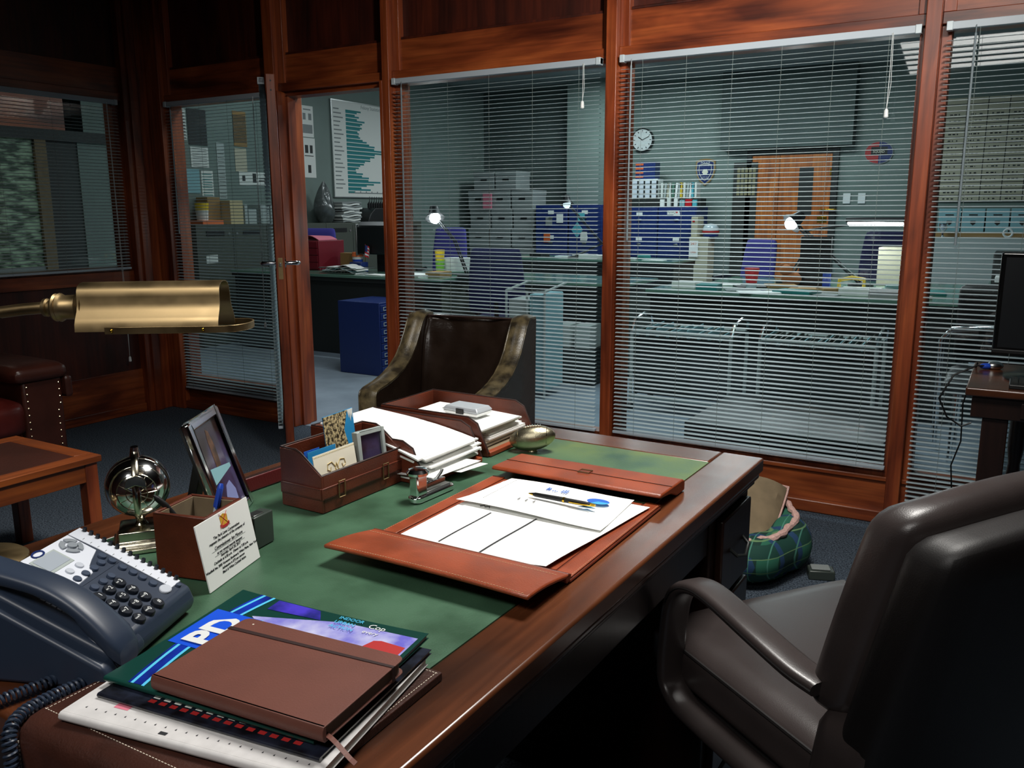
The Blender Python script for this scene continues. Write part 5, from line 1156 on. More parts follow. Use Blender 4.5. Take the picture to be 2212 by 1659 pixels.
# on the doorway desk
rc = thing('card_cabinet', 'dark red steel card cabinet with pink papers on top, on the doorway desk', 'cabinet', (-6.0, 6.35, .76))
obj('cabinet_body', B(-.20, .20, -.18, .18, 0, .28), 'red', rc, bevel=.004)
for k in range(4):
    dd = obj('drawer', B(-.188, .188, -.190, -.18, .012 + k * .067, .072 + k * .067), 'red', rc, bevel=.002); obj('drawer_pull', B(-.02, .02, -.194, -.19, .035 + k * .067, .045 + k * .067), 'steel', dd)
sheet_obj('pink_slip', [(-6.10, 6.2), (-5.84, 6.22), (-5.86, 6.5), (-6.08, 6.5)], 1.0415, 'pink papers heaped on the dark red card cabinet', 'paper', lambda u, v: .045 * math.sin(PI * u) * (1 - v * .3), m='pink', t=.006, n=8)
sheet_obj('white_slip', [(-6.2, 6.18), (-6.0, 6.2), (-6.02, 6.4), (-6.2, 6.4)], 1.0412, 'white paper under the pink papers on the red cabinet', 'paper', lambda u, v: .012 * (1 - u), t=.004, n=5)
hb('kraft_box', 'brown card box between the red cabinet and the blue cup', 'box', (-5.74, -5.56, 6.4, 6.5, .76, .92), 'kraft')
bc = thing('travel_cup', 'blue travel cup with a red lid on the doorway desk', 'cup', (-5.43, 6.30, .76))
obj('cup_body', MB().lathe([(.040, 0), (.050, .11)], 20), 'bluep', bc, smooth=True); obj('white_band', MB().lathe([(.0505, .11), (.052, .135)], 20), 'white', bc, smooth=True); obj('lid', MB().lathe([(.056, .135), (.056, .15), (.052, .152), (.050, .175), (.045, .178), (0, .178)], 20), 'orange', bc, smooth=True)
hb('pen_tray', 'low blue tray behind the red lidded cup', 'tray', (-5.36, -5.22, 6.10, 6.20, .76, .855), 'navy')
def flag(x, y, z, h_, label, lean=.3):
    t = thing('desk_flag', label, 'flag', (x, y, z))
    obj('stick', MB().cyl((0, 0, 0), (.02, 0, h_), .003, n=6), 'gold', t)
    fl = lambda u, v: (.02 - .005 + .055 * u * (1) - lean * .10 * v * .4 + .0, -.01 * math.sin(7 * u), h_ - .005 - .105 * v - .03 * u)
    m = MB(); mr = MB()
    for k in range(7):
        (mr if k % 2 == 0 else m).add([fl(a / 6, b_) for a in range(7) for b_ in (k / 7, (k + 1) / 7)], [(2 * i, 2 * i + 2, 2 * i + 3, 2 * i + 1) for i in range(6)])
    obj('red_stripes', mr, 'redc', t, solid=.001); obj('white_stripes', m, 'white', t, solid=.001)
    m = MB(); m.add([(p[0], p[1] - .002, p[2]) for p in [fl(a / 4 * .5, b_) for a in range(5) for b_ in (0, .55)]], [(2 * i, 2 * i + 2, 2 * i + 3, 2 * i + 1) for i in range(4)]); obj('blue_canton', m, 'navy', t, solid=.002)
flag(-5.28, 6.22, .76, .26, 'small stars and stripes flag on the doorway desk')
pm_ = thing('desk_monitor', 'dark curved topped monitor at the right of the doorway', 'monitor', (-5.22, 6.25, .76))
obj('casing', MB().prism([(-.0, .16), (.0, .42), (.05, .46), (.24, .46), (.26, .40), (.26, .16)], 'x', -.17, .30), 'screen', pm_, bevel=.012); obj('rim', B(-.18, -.165, -.01, .05, .15, .44), 'steel', pm_, bevel=.003); obj('stand', B(.0, .16, .08, .2, 0, .16), 'black', pm_)
m = MB()
for z in (.0, .045): m.tube([(-.22, -.12, z + .01), (.22, -.12, z + .01), (.24, .12, z + .01), (-.24, .12, z + .01)], .003, 5, closed=True)
for k in range(12): m.tube([(-.2 + k * .036, -.12, .055), (-.2 + k * .036, -.12, .01), (-.2 + k * .036, .12, .01)], .0018, 4)
wt = thing('wire_tray', 'wire letter basket of crumpled papers on the doorway desk', 'tray', (-5.30, 5.98, .76)); obj('wire_basket', m, 'steel', wt)
for k in range(5):
    sheet_obj('basket_paper', [(-5.52 + .02 * k, 5.88), (-5.12 + .01 * k, 5.89), (-5.12, 6.08), (-5.5, 6.08)], .772 + k * .009, 'crumpled paper in the wire basket on the doorway desk', 'paper', lambda u, v, k=k: .022 * math.sin(PI * u) + .01 * math.sin(11 * u + k * 2), m='paper' if k != 1 else 'lblue', t=.003, n=9, group='papers in the wire basket')
bcab = thing('drawer_cabinet', 'low dark blue multi-drawer cabinet standing on the floor in the doorway', 'cabinet', (-4.81, 5.31, 0))
obj('cabinet_body', B(0, .435, 0, .44, .0, .595), 'navy', bcab, bevel=.004)
for k in range(9):
    dd = obj('drawer', B(.435, .443, .01, .43, .02 + k * .0625, .075 + k * .0625), 'navy', bcab, bevel=.002); obj('label_holder', MB().box(.443, .447, .04, .075, .03 + k * .0625, .035 + k * .0625).box(.443, .447, .04, .075, .055 + k * .0625, .06 + k * .0625).box(.443, .447, .04, .045, .035 + k * .0625, .055 + k * .0625), 'lgrey', dd)
# office chairs
def ochair(x, y, rz, m_, label, zb=.62, h_=.46, w_=.46, zs=.50):
    t = thing('office_chair', label, 'chair', (x, y, 0), rz, 'office chairs in the open-plan room')
    obj('seat', cushion(MB(), -w_ / 2, w_ / 2, -.22, .24, zs - .07, zs, .03, (0, 0, .01), 8), m_, t, smooth=True)
    m = cushion(MB(), -w_ / 2, w_ / 2, .20, .26, zb, zb + h_, .03, (0, .01, 0), 8)
    for v in m.v:
        k = (v.z - zb) / h_; v.x *= 1 - .25 * max(0, k - .3) ** 1.5; v.y += .06 * k
    obj('backrest', m, m_, t, smooth=True)
    obj('back_stem', MB().tube([(0, .1, zs - .08), (0, .27, zs), (0, .27, zb + .1)], .018, 8), 'black', t, smooth=True)
    for s_ in (-1, 1): obj('armrest', MB().tube([(s_ * (w_ / 2 - .02), -.05, zs - .05), (s_ * (w_ / 2 + .04), -.05, zs + .05), (s_ * (w_ / 2 + .04), -.08, zs + .18), (s_ * (w_ / 2 + .04), .14, zs + .19)], [.012, .012, .018, .018], 8), 'black', t, smooth=True)
    obj('column', MB().cyl((0, 0, .08), (0, 0, zs - .07), .025), 'black', t, smooth=True)
    for k in range(5):
        a = 2 * PI * k / 5; obj('base_leg', MB().tube([(0, 0, .1), (.28 * math.cos(a), .28 * math.sin(a), .05), (.28 * math.cos(a), .28 * math.sin(a), .0)], [.02, .014, .02], 8), 'black', t, smooth=True)
    return t
ochair(-3.50, 5.78, math.radians(200), 'navyd', 'dark navy office chair with a tall back behind the armchair', .54, .50, .44)
ochair(-6.48, 6.76, math.radians(20), 'purple', 'purple office chair behind the ajar door edge', .66, .48, .40)
ochair(-5.50, 7.75, math.radians(10), 'purple', 'purple office chair left of the dark navy chair', .64, .50, .42)
ochair(-2.30, 8.1, math.radians(-30), 'purple', 'purple office chair beyond the red cup', .58, .46, .42)
ochair(-1.05, 8.3, math.radians(0), 'navyd', 'dark blue office chair under the right desk lamp', .62, .5, .5)
cc_ = thing('chrome_armchair', 'black office armchair with bright chrome arm behind the rightmost blind', 'chair', (-.02, 4.95, 0))
obj('seat', cushion(MB(), -.26, .26, -.25, .25, .40, .48, .03), 'chairblk', cc_, smooth=True); obj('backrest', cushion(MB(), -.25, .3, .18, .26, .50, .92, .04), 'chairblk', cc_, smooth=True)
obj('chrome_frame', MB().tube([(-.30, .2, 0), (-.31, .2, .40), (-.31, .18, .62), (-.26, .16, .68), (-.10, .12, .70), (.25, .10, .70)], .016, 10), 'chrome', cc_, smooth=True)
for x in (-.2, .2):
    for y in (-.2, .2): obj('leg', MB().cyl((x, y, 0), (x, y, .42), .012, n=8), 'chrome', cc_, smooth=True)
hb('black_floor_block', 'low black block on the floor behind the wide blind', 'bench', (-1.42, -.46, 4.14, 5.00, 0, .24), 'black', .01)  # made-up block filling the dark floor area behind the blind
# between the windows: papers, mug, lamp
mg = thing('letter_mug', 'white lettered bowl on the desk beside the navy chair', 'bowl', (-4.38, 6.42, .76))
obj('bowl', MB().lathe([(.0, .004), (.09, .0), (.15, .03), (.17, .14), (.165, .14), (.14, .035), (0, .01)], 28), 'white', mg, smooth=True)
text([('U', .10, 0, 0)], 'mgrey', mg, mtx=frame3((-.05, -.165, .075), (1, -.1, 0), (0, 0, 1)))
yc = thing('plastic_cup', 'yellow and orange cup stacked in a lime one above the white bowl', 'cup', (-4.42, 6.22, .76)); obj('cup_body', MB().lathe([(.035, .10), (.045, .22), (.047, .22), (.0, .22)], 18), 'yellow', yc, smooth=True); obj('lower_cup', MB().lathe([(.032, 0), (.042, .13)], 18), 'greenl', yc, smooth=True)
def task_lamp(x, y, z, e1, e2, hd_, aim, label, pw, long_=False, bm='bulb'):
    t = thing('task_lamp', label, 'lamp', (x, y, z), group=None)
    obj('base', MB().lathe([(.09, 0), (.09, .02), (.02, .03)], 20), 'shade', t, smooth=True)
    E1, E2, H_ = Vector(e1), Vector(e2), Vector(hd_)
    for o_ in (-.012, .012):
        obj('arm', MB().cyl((o_, 0, .02), E1 + Vector((o_, 0, 0)), .007, n=8), 'shade', t); obj('arm', MB().cyl(E1 + Vector((o_, 0, 0)), H_ + Vector((o_, 0, 0)), .007, n=8), 'shade', t)
    obj('spring', MB().cyl((.0, -.01, .05), E1 * .6, .004, n=6), 'steel', t)
    R_ = Vector(aim).normalized().to_track_quat('Z', 'Y').to_matrix().to_4x4(); m = MB(); m.x = Matrix.Translation(H_) @ R_
    if long_:
        m.box(-.20, .20, -.05, .05, -.015, .02); obj('shade', m, 'shade', t, bevel=.01)
        m = MB(); m.x = Matrix.Translation(H_) @ R_; m.box(-.185, .185, -.035, .035, .0205, .030); obj('tube', m, 'bulb', t)
    else:
        m.lathe([(0, -.09), (.02, -.09), (.035, -.08), (.05, -.02), (.085, .03), (.082, .03), (.045, -.02), (0, -.05)], 24, cap=False); obj('shade', m, 'shade', t, smooth=True)
        m = MB(); m.x = Matrix.Translation(H_) @ R_; m.sphere((0, 0, .028), .048, n=14, m=8); obj('bulb', m, bm, t, smooth=True)
    p = point('task_lamp_light', Vector((x, y, z)) + H_ + Vector(aim).normalized() * .10, pw, (.93, .98, 1.0), .05)
    return t
task_lamp(-1.53, 6.75, .76, (.16, 0, .32), (0, 0, 0), (.02, 0, .47), (-.6, -.5, -.6), 'black task lamp with a glaring bulb in front of the orange doors', 3)
task_lamp(-1.00, 6.72, .76, (-.42, 0, .40), (0, 0, 0), (.07, 0, .475), (0, -.25, -1), 'black task lamp with a long bright tube at the right window', 4, True)
task_lamp(-4.05, 6.10, .76, (-.12, 0, .30), (0, 0, 0), (-.33, 0, .52), (.3, -.3, -.7), 'bright task lamp beside the doorway post', 2)
task_lamp(-4.62, 9.3, .76, (.35, 0, .18), (0, 0, 0), (-.12, 0, .66), (.2, -.2, -1), 'dark scissor-armed lamp in front of the grey archive boxes', .2, bm='bulbd')
# two more desk ends and clutter
def clutter(x0, x1, y0, y1, z, n, base, grp, seed):
    rnd = random.Random(seed); made = []
    kinds = ['paper', 'paper2', 'lblue', 'black', 'mgrey', 'kraft', 'paper', 'teal']
    for k in range(n):
        cx = x0 + (x1 - x0) * (k + .5) / n + rnd.uniform(-.03, .03); cy = rnd.uniform(y0, y1); m_ = kinds[rnd.randrange(len(kinds))]
        w_, d_, h_ = rnd.uniform(.07, .14), rnd.uniform(.06, .11), rnd.choice((.004, .008, .02, .045))
        o = obj('paper_pile' if h_ < .03 else 'desk_box', MB().box(-w_, w_, -d_, d_, 0, h_), m_, loc=(cx, cy, z + .0005), rz=rnd.uniform(-.5, .5), bevel=.002)
        nm = {'paper': 'white', 'paper2': 'pale grey', 'lblue': 'light blue', 'black': 'black', 'mgrey': 'mid grey', 'kraft': 'brown', 'teal': 'teal'}[m_]
        where = ['at the left end', 'left of the middle', 'in the middle', 'right of the middle', 'at the right end'][min(4, k * 5 // n)]
        tag(o, '%s %s %s of %s' % ('thin' if h_ < .006 else 'flat' if h_ < .03 else 'low', nm + (' sheets' if h_ < .03 else ' box'), where, base), 'paper' if h_ < .03 else 'box', grp)
clutter(-2.15, -.45, 5.85, 6.05, .76, 9, 'the nearest desk row', 'things on the nearest desk row', 1)
clutter(-2.0, -.4, 6.25, 6.4, .76, 8, 'the far side of the nearest desk row', 'things along the back of the nearest desk row', 2)
clutter(-5.4, -3.5, 9.2, 9.45, .76, 11, 'the far desk by the blue cabinets', 'things on the far desk', 3)
clutter(-5.0, -4.2, 5.95, 6.1, .76, 4, 'the doorway desk beyond the post', 'things on the right end of the doorway desk', 4)
clutter(-.15, .6, 7.05, 7.2, .76, 5, 'the desk behind the rightmost blind', 'things on the rightmost desk', 5)
for x, y, lb in ((-1.64, 6.12, 'tall red and clear stacked cup at the front of the nearest desk row'), (-4.16, 9.18, 'small red plastic cup on the far desk')):
    t = thing('red_cup', lb, 'cup', (x, y, .76)); obj('cup_body', MB().lathe([(.038, .04), (.052, .15), (.05, .15), (0, .15)], 20), 'redc', t, smooth=True); obj('clear_foot', MB().lathe([(.034, 0), (.040, .045)], 20), 'clearp', t, smooth=True)
pt = thing('plush_toy', 'small brown plush animal on the desk between the lamps', 'toy', (-1.46, 6.55, .76))
obj('plush_body', MB().sphere((0, 0, .05), .075, .06, .055, 18, 12), 'brown', pt, smooth=True); obj('head', MB().sphere((-.035, -.02, .115), .05, .045, .042, 16, 10), 'brown', pt, smooth=True)
for s_ in (-1, 1): obj('ear', MB().sphere((-.035 + s_ * .032, -.02, .15), .016, .010, .016, 10, 6), 'brown', pt, smooth=True)
yt = thing('tape_dispenser', 'yellow and white plastic desk tidy under the right lamp', 'tidy', (-.98, 6.2, .76)); obj('tidy_body', MB().tube([(-.08, 0, .02), (-.08, 0, .08), (0, 0, .10), (.08, 0, .09), (.08, 0, .02)], .014, 8), 'yellow', yt, smooth=True); obj('dish', MB().lathe([(.03, 0), (.07, .02), (.08, .03)], 18), 'white', yt, smooth=True)
hb('black_screen', 'black upright screen back between the two task lamps', 'monitor', (-1.42, -1.20, 6.60, 6.64, .762, 1.12), 'black')
hb('pen_pot', 'blue pen pot in front of the black upright screen', 'pot', (-1.22, -1.17, 6.45, 6.50, .762, .87), 'bluep')
hb('desk_phone_box', 'pale grey machine with a white bracket under the right lamp', 'machine', (-.92, -.72, 6.9, 7.1, .762, 1.04), 'beige')
for i, (x, y, lb) in enumerate([(-4.51, 9.12, 'turquoise diamond shaped label hanging below the scissor lamp'), (-3.93, 9.2, 'orange and blue picture card left of the blue cabinets')]):
    o = obj('hanging_card', MB().prism([(-.075, 0), (0, -.09), (.075, 0), (0, .09)] if i == 0 else [(-.06, -.08), (.06, -.08), (.06, .08), (-.06, .08)], 'y', -.003, .003), 'cyanp' if i == 0 else 'orangep', loc=(x, y, 1.10)); tag(o, lb, 'card')
    obj('hanger', MB().cyl((0, .004, -.34), (0, .004, .02), .005, n=6), 'dark', o)
# file carts and bins
def cart(x0, x1, y0, y1, z, label):
    t = thing('file_cart', label, 'cart', (x0, y0, 0)); w_, d_ = x1 - x0, y1 - y0
    for x in (0, w_):
        for y in (0, d_): obj('leg', MB().cyl((x, y, .05), (x, y, z), .012, n=8), 'lgrey', t)
        obj('end_handle', MB().tube([(x, 0, z), (x + .01, .02, z + .07), (x + .01, d_ * .5, z + .10), (x + .01, d_ - .02, z + .07), (x, d_, z)], .012, 8), 'chrome', t, smooth=True)
    for zz in (.10, z):
        obj('rail', MB().tube([(0, 0, zz), (w_, 0, zz), (w_, d_, zz), (0, d_, zz)], .011, 6, closed=True), 'lgrey', t)
    for x in (0, w_):
        for y in (0, d_): obj('caster', MB().cyl((x - .012, y, .028), (x + .012, y, .028), .028, n=14), 'black', t, smooth=True)
    n = 26; m = MB(); m2 = MB()
    for k in range(n):
        xx = .03 + (w_ - .06) * k / n; h_ = z - .01 + random.uniform(-.01, .035)
        (m if k % 3 else m2).add([(xx, .02, z - .24), (xx + .004, .02, z - .24), (xx + .004, d_ - .02, z - .24), (xx, d_ - .02, z - .24), (xx - .01, .02, h_), (xx - .004, .02, h_), (xx - .004, d_ - .02, h_ + .01), (xx - .01, d_ - .02, h_ + .01)],
              [(0, 1, 2, 3), (4, 5, 6, 7), (0, 1, 5, 4), (1, 2, 6, 5), (2, 3, 7, 6), (3, 0, 4, 7)])
    obj('side_panel', B(.015, w_ - .015, .012, .018, .12, z - .03), 'dark', t)
    obj('hanging_files', m, 'olive', t); obj('pale_folders', m2, 'lblue', t)
    return t
cart(-2.16, -1.50, 5.20, 5.56, .535, 'left wheeled cart of hanging files behind the wide blind')
cart(-1.32, -.66, 5.20, 5.56, .535, 'right wheeled cart of hanging files behind the wide blind')
bn = thing('recycling_bins', 'grey wire cart holding a pale bin and a blue bin beside the navy chair', 'bin', (-3.12, 5.22, 0))
obj('pale_bin', MB().prism([(.0, .05), (.15, .05), (.15, .70), (.0, .70)], 'y', 0, .3), 'lgrey', bn, bevel=.01); obj('blue_bin', B(.17, .29, 0, .3, .05, .74), 'lblue', bn, bevel=.01)
obj('wire_frame', MB().tube([(-.01, -.01, .76), (.30, -.01, .76), (.30, .31, .80), (-.01, .31, .80)], .009, 6, closed=True).cyl((-.01, -.01, 0), (-.01, -.01, .76), .009, n=6).cyl((.16, -.01, 0), (.16, -.01, .76), .009, n=6).cyl((.30, -.01, 0), (.30, -.01, .76), .009, n=6), 'lgrey', bn)
for i, x in enumerate((-3.05, -2.88)):
    hb('ring_binder', ['left pale binder on the floor under the desk', 'right pale binder on the floor under the desk'][i], 'binder', (x, x + .13, 5.80, 6.0, .28, .46), 'lgrey')
hb('binder_crate', 'dark crate on the floor carrying two pale binders', 'crate', (-3.08, -2.72, 5.78, 6.02, 0, .28), 'dark')
# far wall: blue cabinets
def fcab(x0, w_, y, h_, n, label):
    t = thing('filing_cabinet', label, 'filing cabinet', (x0, y, 0), group='blue filing cabinets by the far wall')
    obj('cabinet_body', B(0, w_, 0, .48, 0, h_), 'navy', t, bevel=.004)
    for k in range(n):
        z0 = .03 + k * (h_ - .04) / n; hh = (h_ - .04) / n - .012
        q = obj('drawer', B(.012, w_ - .012, -.014, 0, z0, z0 + hh), 'navy', t, bevel=.003)
        obj('label_card', B(w_ / 2 - .045, w_ / 2 + .045, -.018, -.014, z0 + hh - .10, z0 + hh - .05), 'paper', q); obj('handle', B(w_ / 2 - .03, w_ / 2 + .03, -.03, -.014, z0 + hh - .16, z0 + hh - .14), 'steel', q, bevel=.003)
    return t
fcab(-4.88, .52, 11.3, 1.37, 4, 'blue filing cabinet on the left under the wall clock, beside the post')
fcab(-4.35, .54, 11.3, 1.37, 4, 'blue filing cabinet under the row of magazine files, beside the police shield')
fcab(-5.94, .50, 10.7, 1.40, 4, 'blue filing cabinet at the left of the far pair, with orange and blue stickers')
fcab(-5.42, .50, 10.7, 1.40, 4, 'blue filing cabinet at the right of the far pair, with a blue magnet')
st_ = thing('heart_sticker', 'white lettered sticker with a red heart on the blue cabinet top drawer', 'sticker', (-4.13, 11.283, 1.295)); obj('sticker_base', B(-.085, .085, -.003, 0, -.027, .027), 'paper', st_); text([('NYPD', .045, -.02, 0)], 'ink', st_, mtx=frame3((0, -.0035, 0), (1, 0, 0), (0, 0, 1)))
obj('heart', MB().prism([(.052, -.014), (.066, .002), (.062, .013), (.052, .008), (.042, .013), (.038, .002)], 'y', -.0042, -.003), 'redc', st_)
for i, (x, z, m_, lb) in enumerate([(-5.22, 1.24, 'cyanp', 'pale blue magnet sheet high on the right far cabinet'), (-5.72, 1.18, 'mgrey', 'patterned grey sticker on the left far cabinet'), (-5.55, 1.22, 'paper', 'small white framed sticker between the far cabinets'), (-5.18, .98, 'paper2', 'white badge shaped magnet on the right far cabinet'), (-5.75, .95, 'orangep', 'orange sticker on the left far cabinet')]):
    hb('magnet', lb, 'magnet', (x - .05, x + .05, 10.678, 10.6845, z - .06, z + .06), m_, 0)
# grey archive boxes
n_ = 0
for r, (z, cnt, off) in enumerate([(.0, 3, 0), (.27, 3, .0), (.54, 3, .02), (.81, 3, 0), (1.08, 3, .03), (1.35, 3, 0), (1.62, 2, .1)]):
    for k in range(cnt):
        x = -7.10 + off + k * .37; y = 10.75; row = ['floor', 'second', 'third', 'fourth', 'fifth', 'sixth', 'top'][r]; col = ['left', 'middle', 'right'][k]
        o = obj('archive_box', MB().box(0, .34, 0, .40, 0, .225).box(-.006, .346, -.006, .406, .195, .262), 'mgrey', loc=(x, y, z), bevel=.003); tag(o, 'grey archive box, %s row of its stack, %s column' % (row, col), 'box', 'stacked grey archive boxes')
        obj('hand_hole', B(.12, .22, -.008, -.0005, .13, .155), 'black', o)
hb('striped_panel', 'red striped card standing against the stacked archive boxes', 'card', (-6.82, -6.68, 10.70, 10.73, 1.36, 1.58), 'pink', 0)
# top of the cabinets under the clock
pg = thing('pigeonhole_unit', 'white pigeonhole unit with a grid of labels on the blue cabinet', 'pigeonholes', (-4.78, 11.36, 1.48))
obj('carcass', B(0, .38, .02, .22, 0, .27), 'white', pg)
m = MB()
for i in range(4):
    for j in range(4): m.box(.018 + i * .094, .082 + i * .094, .0, .02, .012 + j * .066, .058 + j * .066)
obj('label_fronts', m, 'plate', pg)
m = MB()
for i in range(4):
    for j in range(4): m.box(.084 + i * .094, .100 + i * .094, .006, .0195, .004 + j * .066, .05 + j * .066)
obj('dark_gaps', m, 'black', pg)
obj('dark_shelf', B(-.06, 1.0, .0, .24, -.11, -.0), 'brsh', pg)
hb('flag_box', 'stars and stripes patterned box on the wall unit below the clock', 'box', (-4.75, -4.46, 11.42, 11.6, 1.751, 1.98), 'navy', group=None)
m = MB()
for k in range(4): m.box(-.145, -.03, -.0915, -.090, .02 + k * .055, .045 + k * .055)
o = [q for q in bpy.data.objects if q.name.startswith('flag_box')][0]; obj('red_stripes', m, 'orangep', o)
cols = ['paper2', 'lgrey', 'beige', 'paper2', 'greent', 'paper', 'lgrey', 'yellow', 'paper2', 'lgrey', 'paper', 'cyanp', 'paper2']
for k in range(13):
    x = -4.37 + k * .040; an = (.0, .08, .1, -.06)[k % 4]
    o = obj('magazine_file', B(0, .030, 0, .16, 0, .21), cols[k], loc=(x, 11.42, 1.483), rot=(0, an, 0), bevel=.002)
    tag(o, '%s upright file on the blue cabinets, %s' % ({'paper2': 'off white', 'lgrey': 'grey', 'beige': 'beige', 'greent': 'greenish', 'paper': 'bright white', 'yellow': 'yellow', 'cyanp': 'blue'}[cols[k]], ['leftmost of the row', 'second from the left', 'third from the left', 'fourth from the left', 'fifth from the left', 'sixth from the left', 'middle of the row', 'sixth from the right', 'fifth from the right', 'fourth from the right', 'third from the right', 'second from the right', 'rightmost of the row'][k]), 'file', 'magazine files on the blue cabinet')
for i, (x, w2, h2, m_, lb) in enumerate([(-4.34, .06, .10, 'paper', 'small white card at the left on the blue cabinet top'), (-4.24, .05, .12, 'paper2', 'white folded card second on the blue cabinet top'), (-4.14, .05, .11, 'paper', 'white folded card in the middle of the blue cabinet top'), (-4.06, .07, .09, 'lblue', 'pale blue box on the blue cabinet top'), (-3.98, .09, .10, 'redc', 'red and white box near the right of the blue cabinet top'), (-3.88, .06, .09, 'cyanp', 'light blue box at the right of the blue cabinet top')]):
    hb('small_box', lb, 'box', (x, x + w2, 11.32, 11.36, 1.371, 1.371 + h2), m_, .002)
ck = thing('wall_clock', 'round white wall clock with a dark rim showing ten past ten', 'clock', (-4.80, 11.8, 2.305))
m = MB(); m.x = Matrix.Rotation(PI / 2, 4, 'X'); m.lathe([(.165, 0.001), (.165, .05), (.155, .062), (.148, .05)], 40, cap=False); obj('rim', m, 'dark', ck, smooth=True)
m = MB(); m.x = Matrix.Rotation(PI / 2, 4, 'X'); m.lathe([(0, .002), (.15, .002), (.15, .045), (0, .045)], 40); obj('dial', m, 'white', ck)
m = MB()
for k in range(12):
    m.x = Matrix.Rotation(2 * PI * k / 12, 4, 'Y'); m.box(-.006, .006, -.0465, -.045, .108, .135)
obj('hour_marks', m, 'ink', ck)
for ang, L_, w2 in ((math.radians(-55), .075, .007), (math.radians(66), .115, .005)):
    m = MB(); m.x = Matrix.Rotation(ang, 4, 'Y'); m.box(-w2, w2, -.0485, -.0470, -.02, L_); obj('hand', m, 'black', ck)
sh_ = thing('police_shield', 'blue and gold shield shaped police plaque on the far wall', 'plaque', (-3.87, 11.8, 1.84))
shp = [(-.135, .155), (-.06, .175), (0, .18), (.06, .175), (.135, .155), (.142, .05), (.125, -.04), (.08, -.12), (0, -.185), (-.08, -.12), (-.125, -.04), (-.142, .05)]
sc_ = lambda q: [(x * q, z * q) for x, z in shp]
obj('wooden_back', MB().prism(sc_(1.0), 'y', -.02, -.001), 'kraft', sh_, bevel=.004); obj('gold_edge', MB().prism(sc_(.88), 'y', -.023, -.02), 'beige', sh_); obj('blue_field', MB().prism(sc_(.83), 'y', -.025, -.023), 'navy', sh_)
obj('gold_line', MB().tube([(x, -.026, z) for x, z in sc_(.62)], .0035, 5, closed=True), 'cream', sh_)
m = MB().prism([(.04 * math.cos(a) * (1 + .12 * math.cos(6 * a)), -.0 + .04 * math.sin(a) * (1 + .12 * math.cos(6 * a))) for a in [2 * PI * k / 24 for k in range(24)]], 'y', -.028, -.025); obj('gold_seal', m, 'cream', sh_)
text([('POLICE', .04, 0, .125), ('DEPARTMENT', .030, 0, .09), ('CITY OF', .022, 0, -.07), ('NEW YORK', .022, 0, -.095)], 'white', sh_, mtx=frame3((0, -.0258, 0), (1, 0, 0), (0, 0, 1)))
rk = thing('notice_rack', 'dark tall rack of yellowed key tags left of the orange doors', 'rack', (-3.46, 11.74, .02)); obj('rack_panel', B(0, .32, 0, .055, 0, 1.93), 'rack', rk)
m = MB()
for i in range(5):
    for j in range(5): m.box(.05 + i * .052, .088 + i * .052, -.003, 0, 1.50 + j * .075, 1.56 + j * .075)
obj('tags', m, 'racki', rk)
dd = thing('door_2', 'orange pine double doors with brass plates in the far wall', 'door', (-3.22, 11.8, 0)); dd['kind'] = 'structure'
for k, (a, b_) in enumerate(((0, .36), (.365, 1.02))):
    lf = obj('leaf', B(a, b_, -.045, -.003, .005, 2.03), W['door'], dd, bevel=.003)
    obj('recess_panel', B(a + .09, b_ - .09, -.048, -.045, .15, 1.86), W['door'], lf, bevel=.004)
obj('glazed_slot', B(.62, .80, -.0505, -.048, 1.26, 1.86), 'brsh', dd)
obj('frame', MB().box(-.07, -.005, -.06, -.001, 0, 2.10).box(1.025, 1.10, -.06, -.001, 0, 2.10).box(-.005, 1.025, -.06, -.001, 2.035, 2.10), 'dark', dd)
obj('lever_handle', B(.90, 1.12, -.10, -.06, 1.31, 1.335), 'gold', dd, bevel=.006); obj('push_plate', B(.88, 1.0, -.050, -.045, 1.16, 1.24), 'gold', dd, bevel=.004)
obj('hinge', B(1.0, 1.02, -.055, -.045, 1.76, 1.84), 'gold', dd)
for x, lb in ((-2.00, 'small white switch plate nearer the orange doors'), (-1.82, 'blank white switch plate further right of the orange doors')): hb('light_switch', lb, 'switch', (x - .045, x + .045, 11.785, 11.799, 1.40, 1.53), 'white')
rs = thing('round_emblem', 'round red and blue emblem sign at the right of the far wall', 'sign', (-1.66, 11.8, 2.02))
def disc(m, r0, r1, a0, a1, y, n=20): m.add([(r * math.cos(a), y, r * math.sin(a)) for r in (r0, r1) for a in [a0 + (a1 - a0) * k / n for k in range(n + 1)]], [(i, i + 1, n + 2 + i, n + 1 + i) for i in range(n)])
obj('disc', MB().prism([(.17 * math.cos(a), .14 * math.sin(a)) for a in [2 * PI * k / 30 for k in range(30)]], 'y', -.015, -.001), 'mgrey', rs)
obj('red_half', MB().prism([(.16 * math.cos(a), .13 * math.sin(a)) for a in [PI / 2 + PI * k / 16 for k in range(17)]], 'y', -.017, -.015), 'redp', rs)
obj('blue_half', MB().prism([(.16 * math.cos(a), .13 * math.sin(a)) for a in [-PI / 2 + PI * k / 16 for k in range(17)]], 'y', -.017, -.015), 'navy', rs)
obj('dark_bar', B(-.09, .10, -.019, -.017, -.03, .07), 'brsh', rs)
text([('SQUAD', .04, 0, .01)], 'cream', rs, mtx=frame3((0, -.0195, 0), (1, 0, 0), (0, 0, 1)))
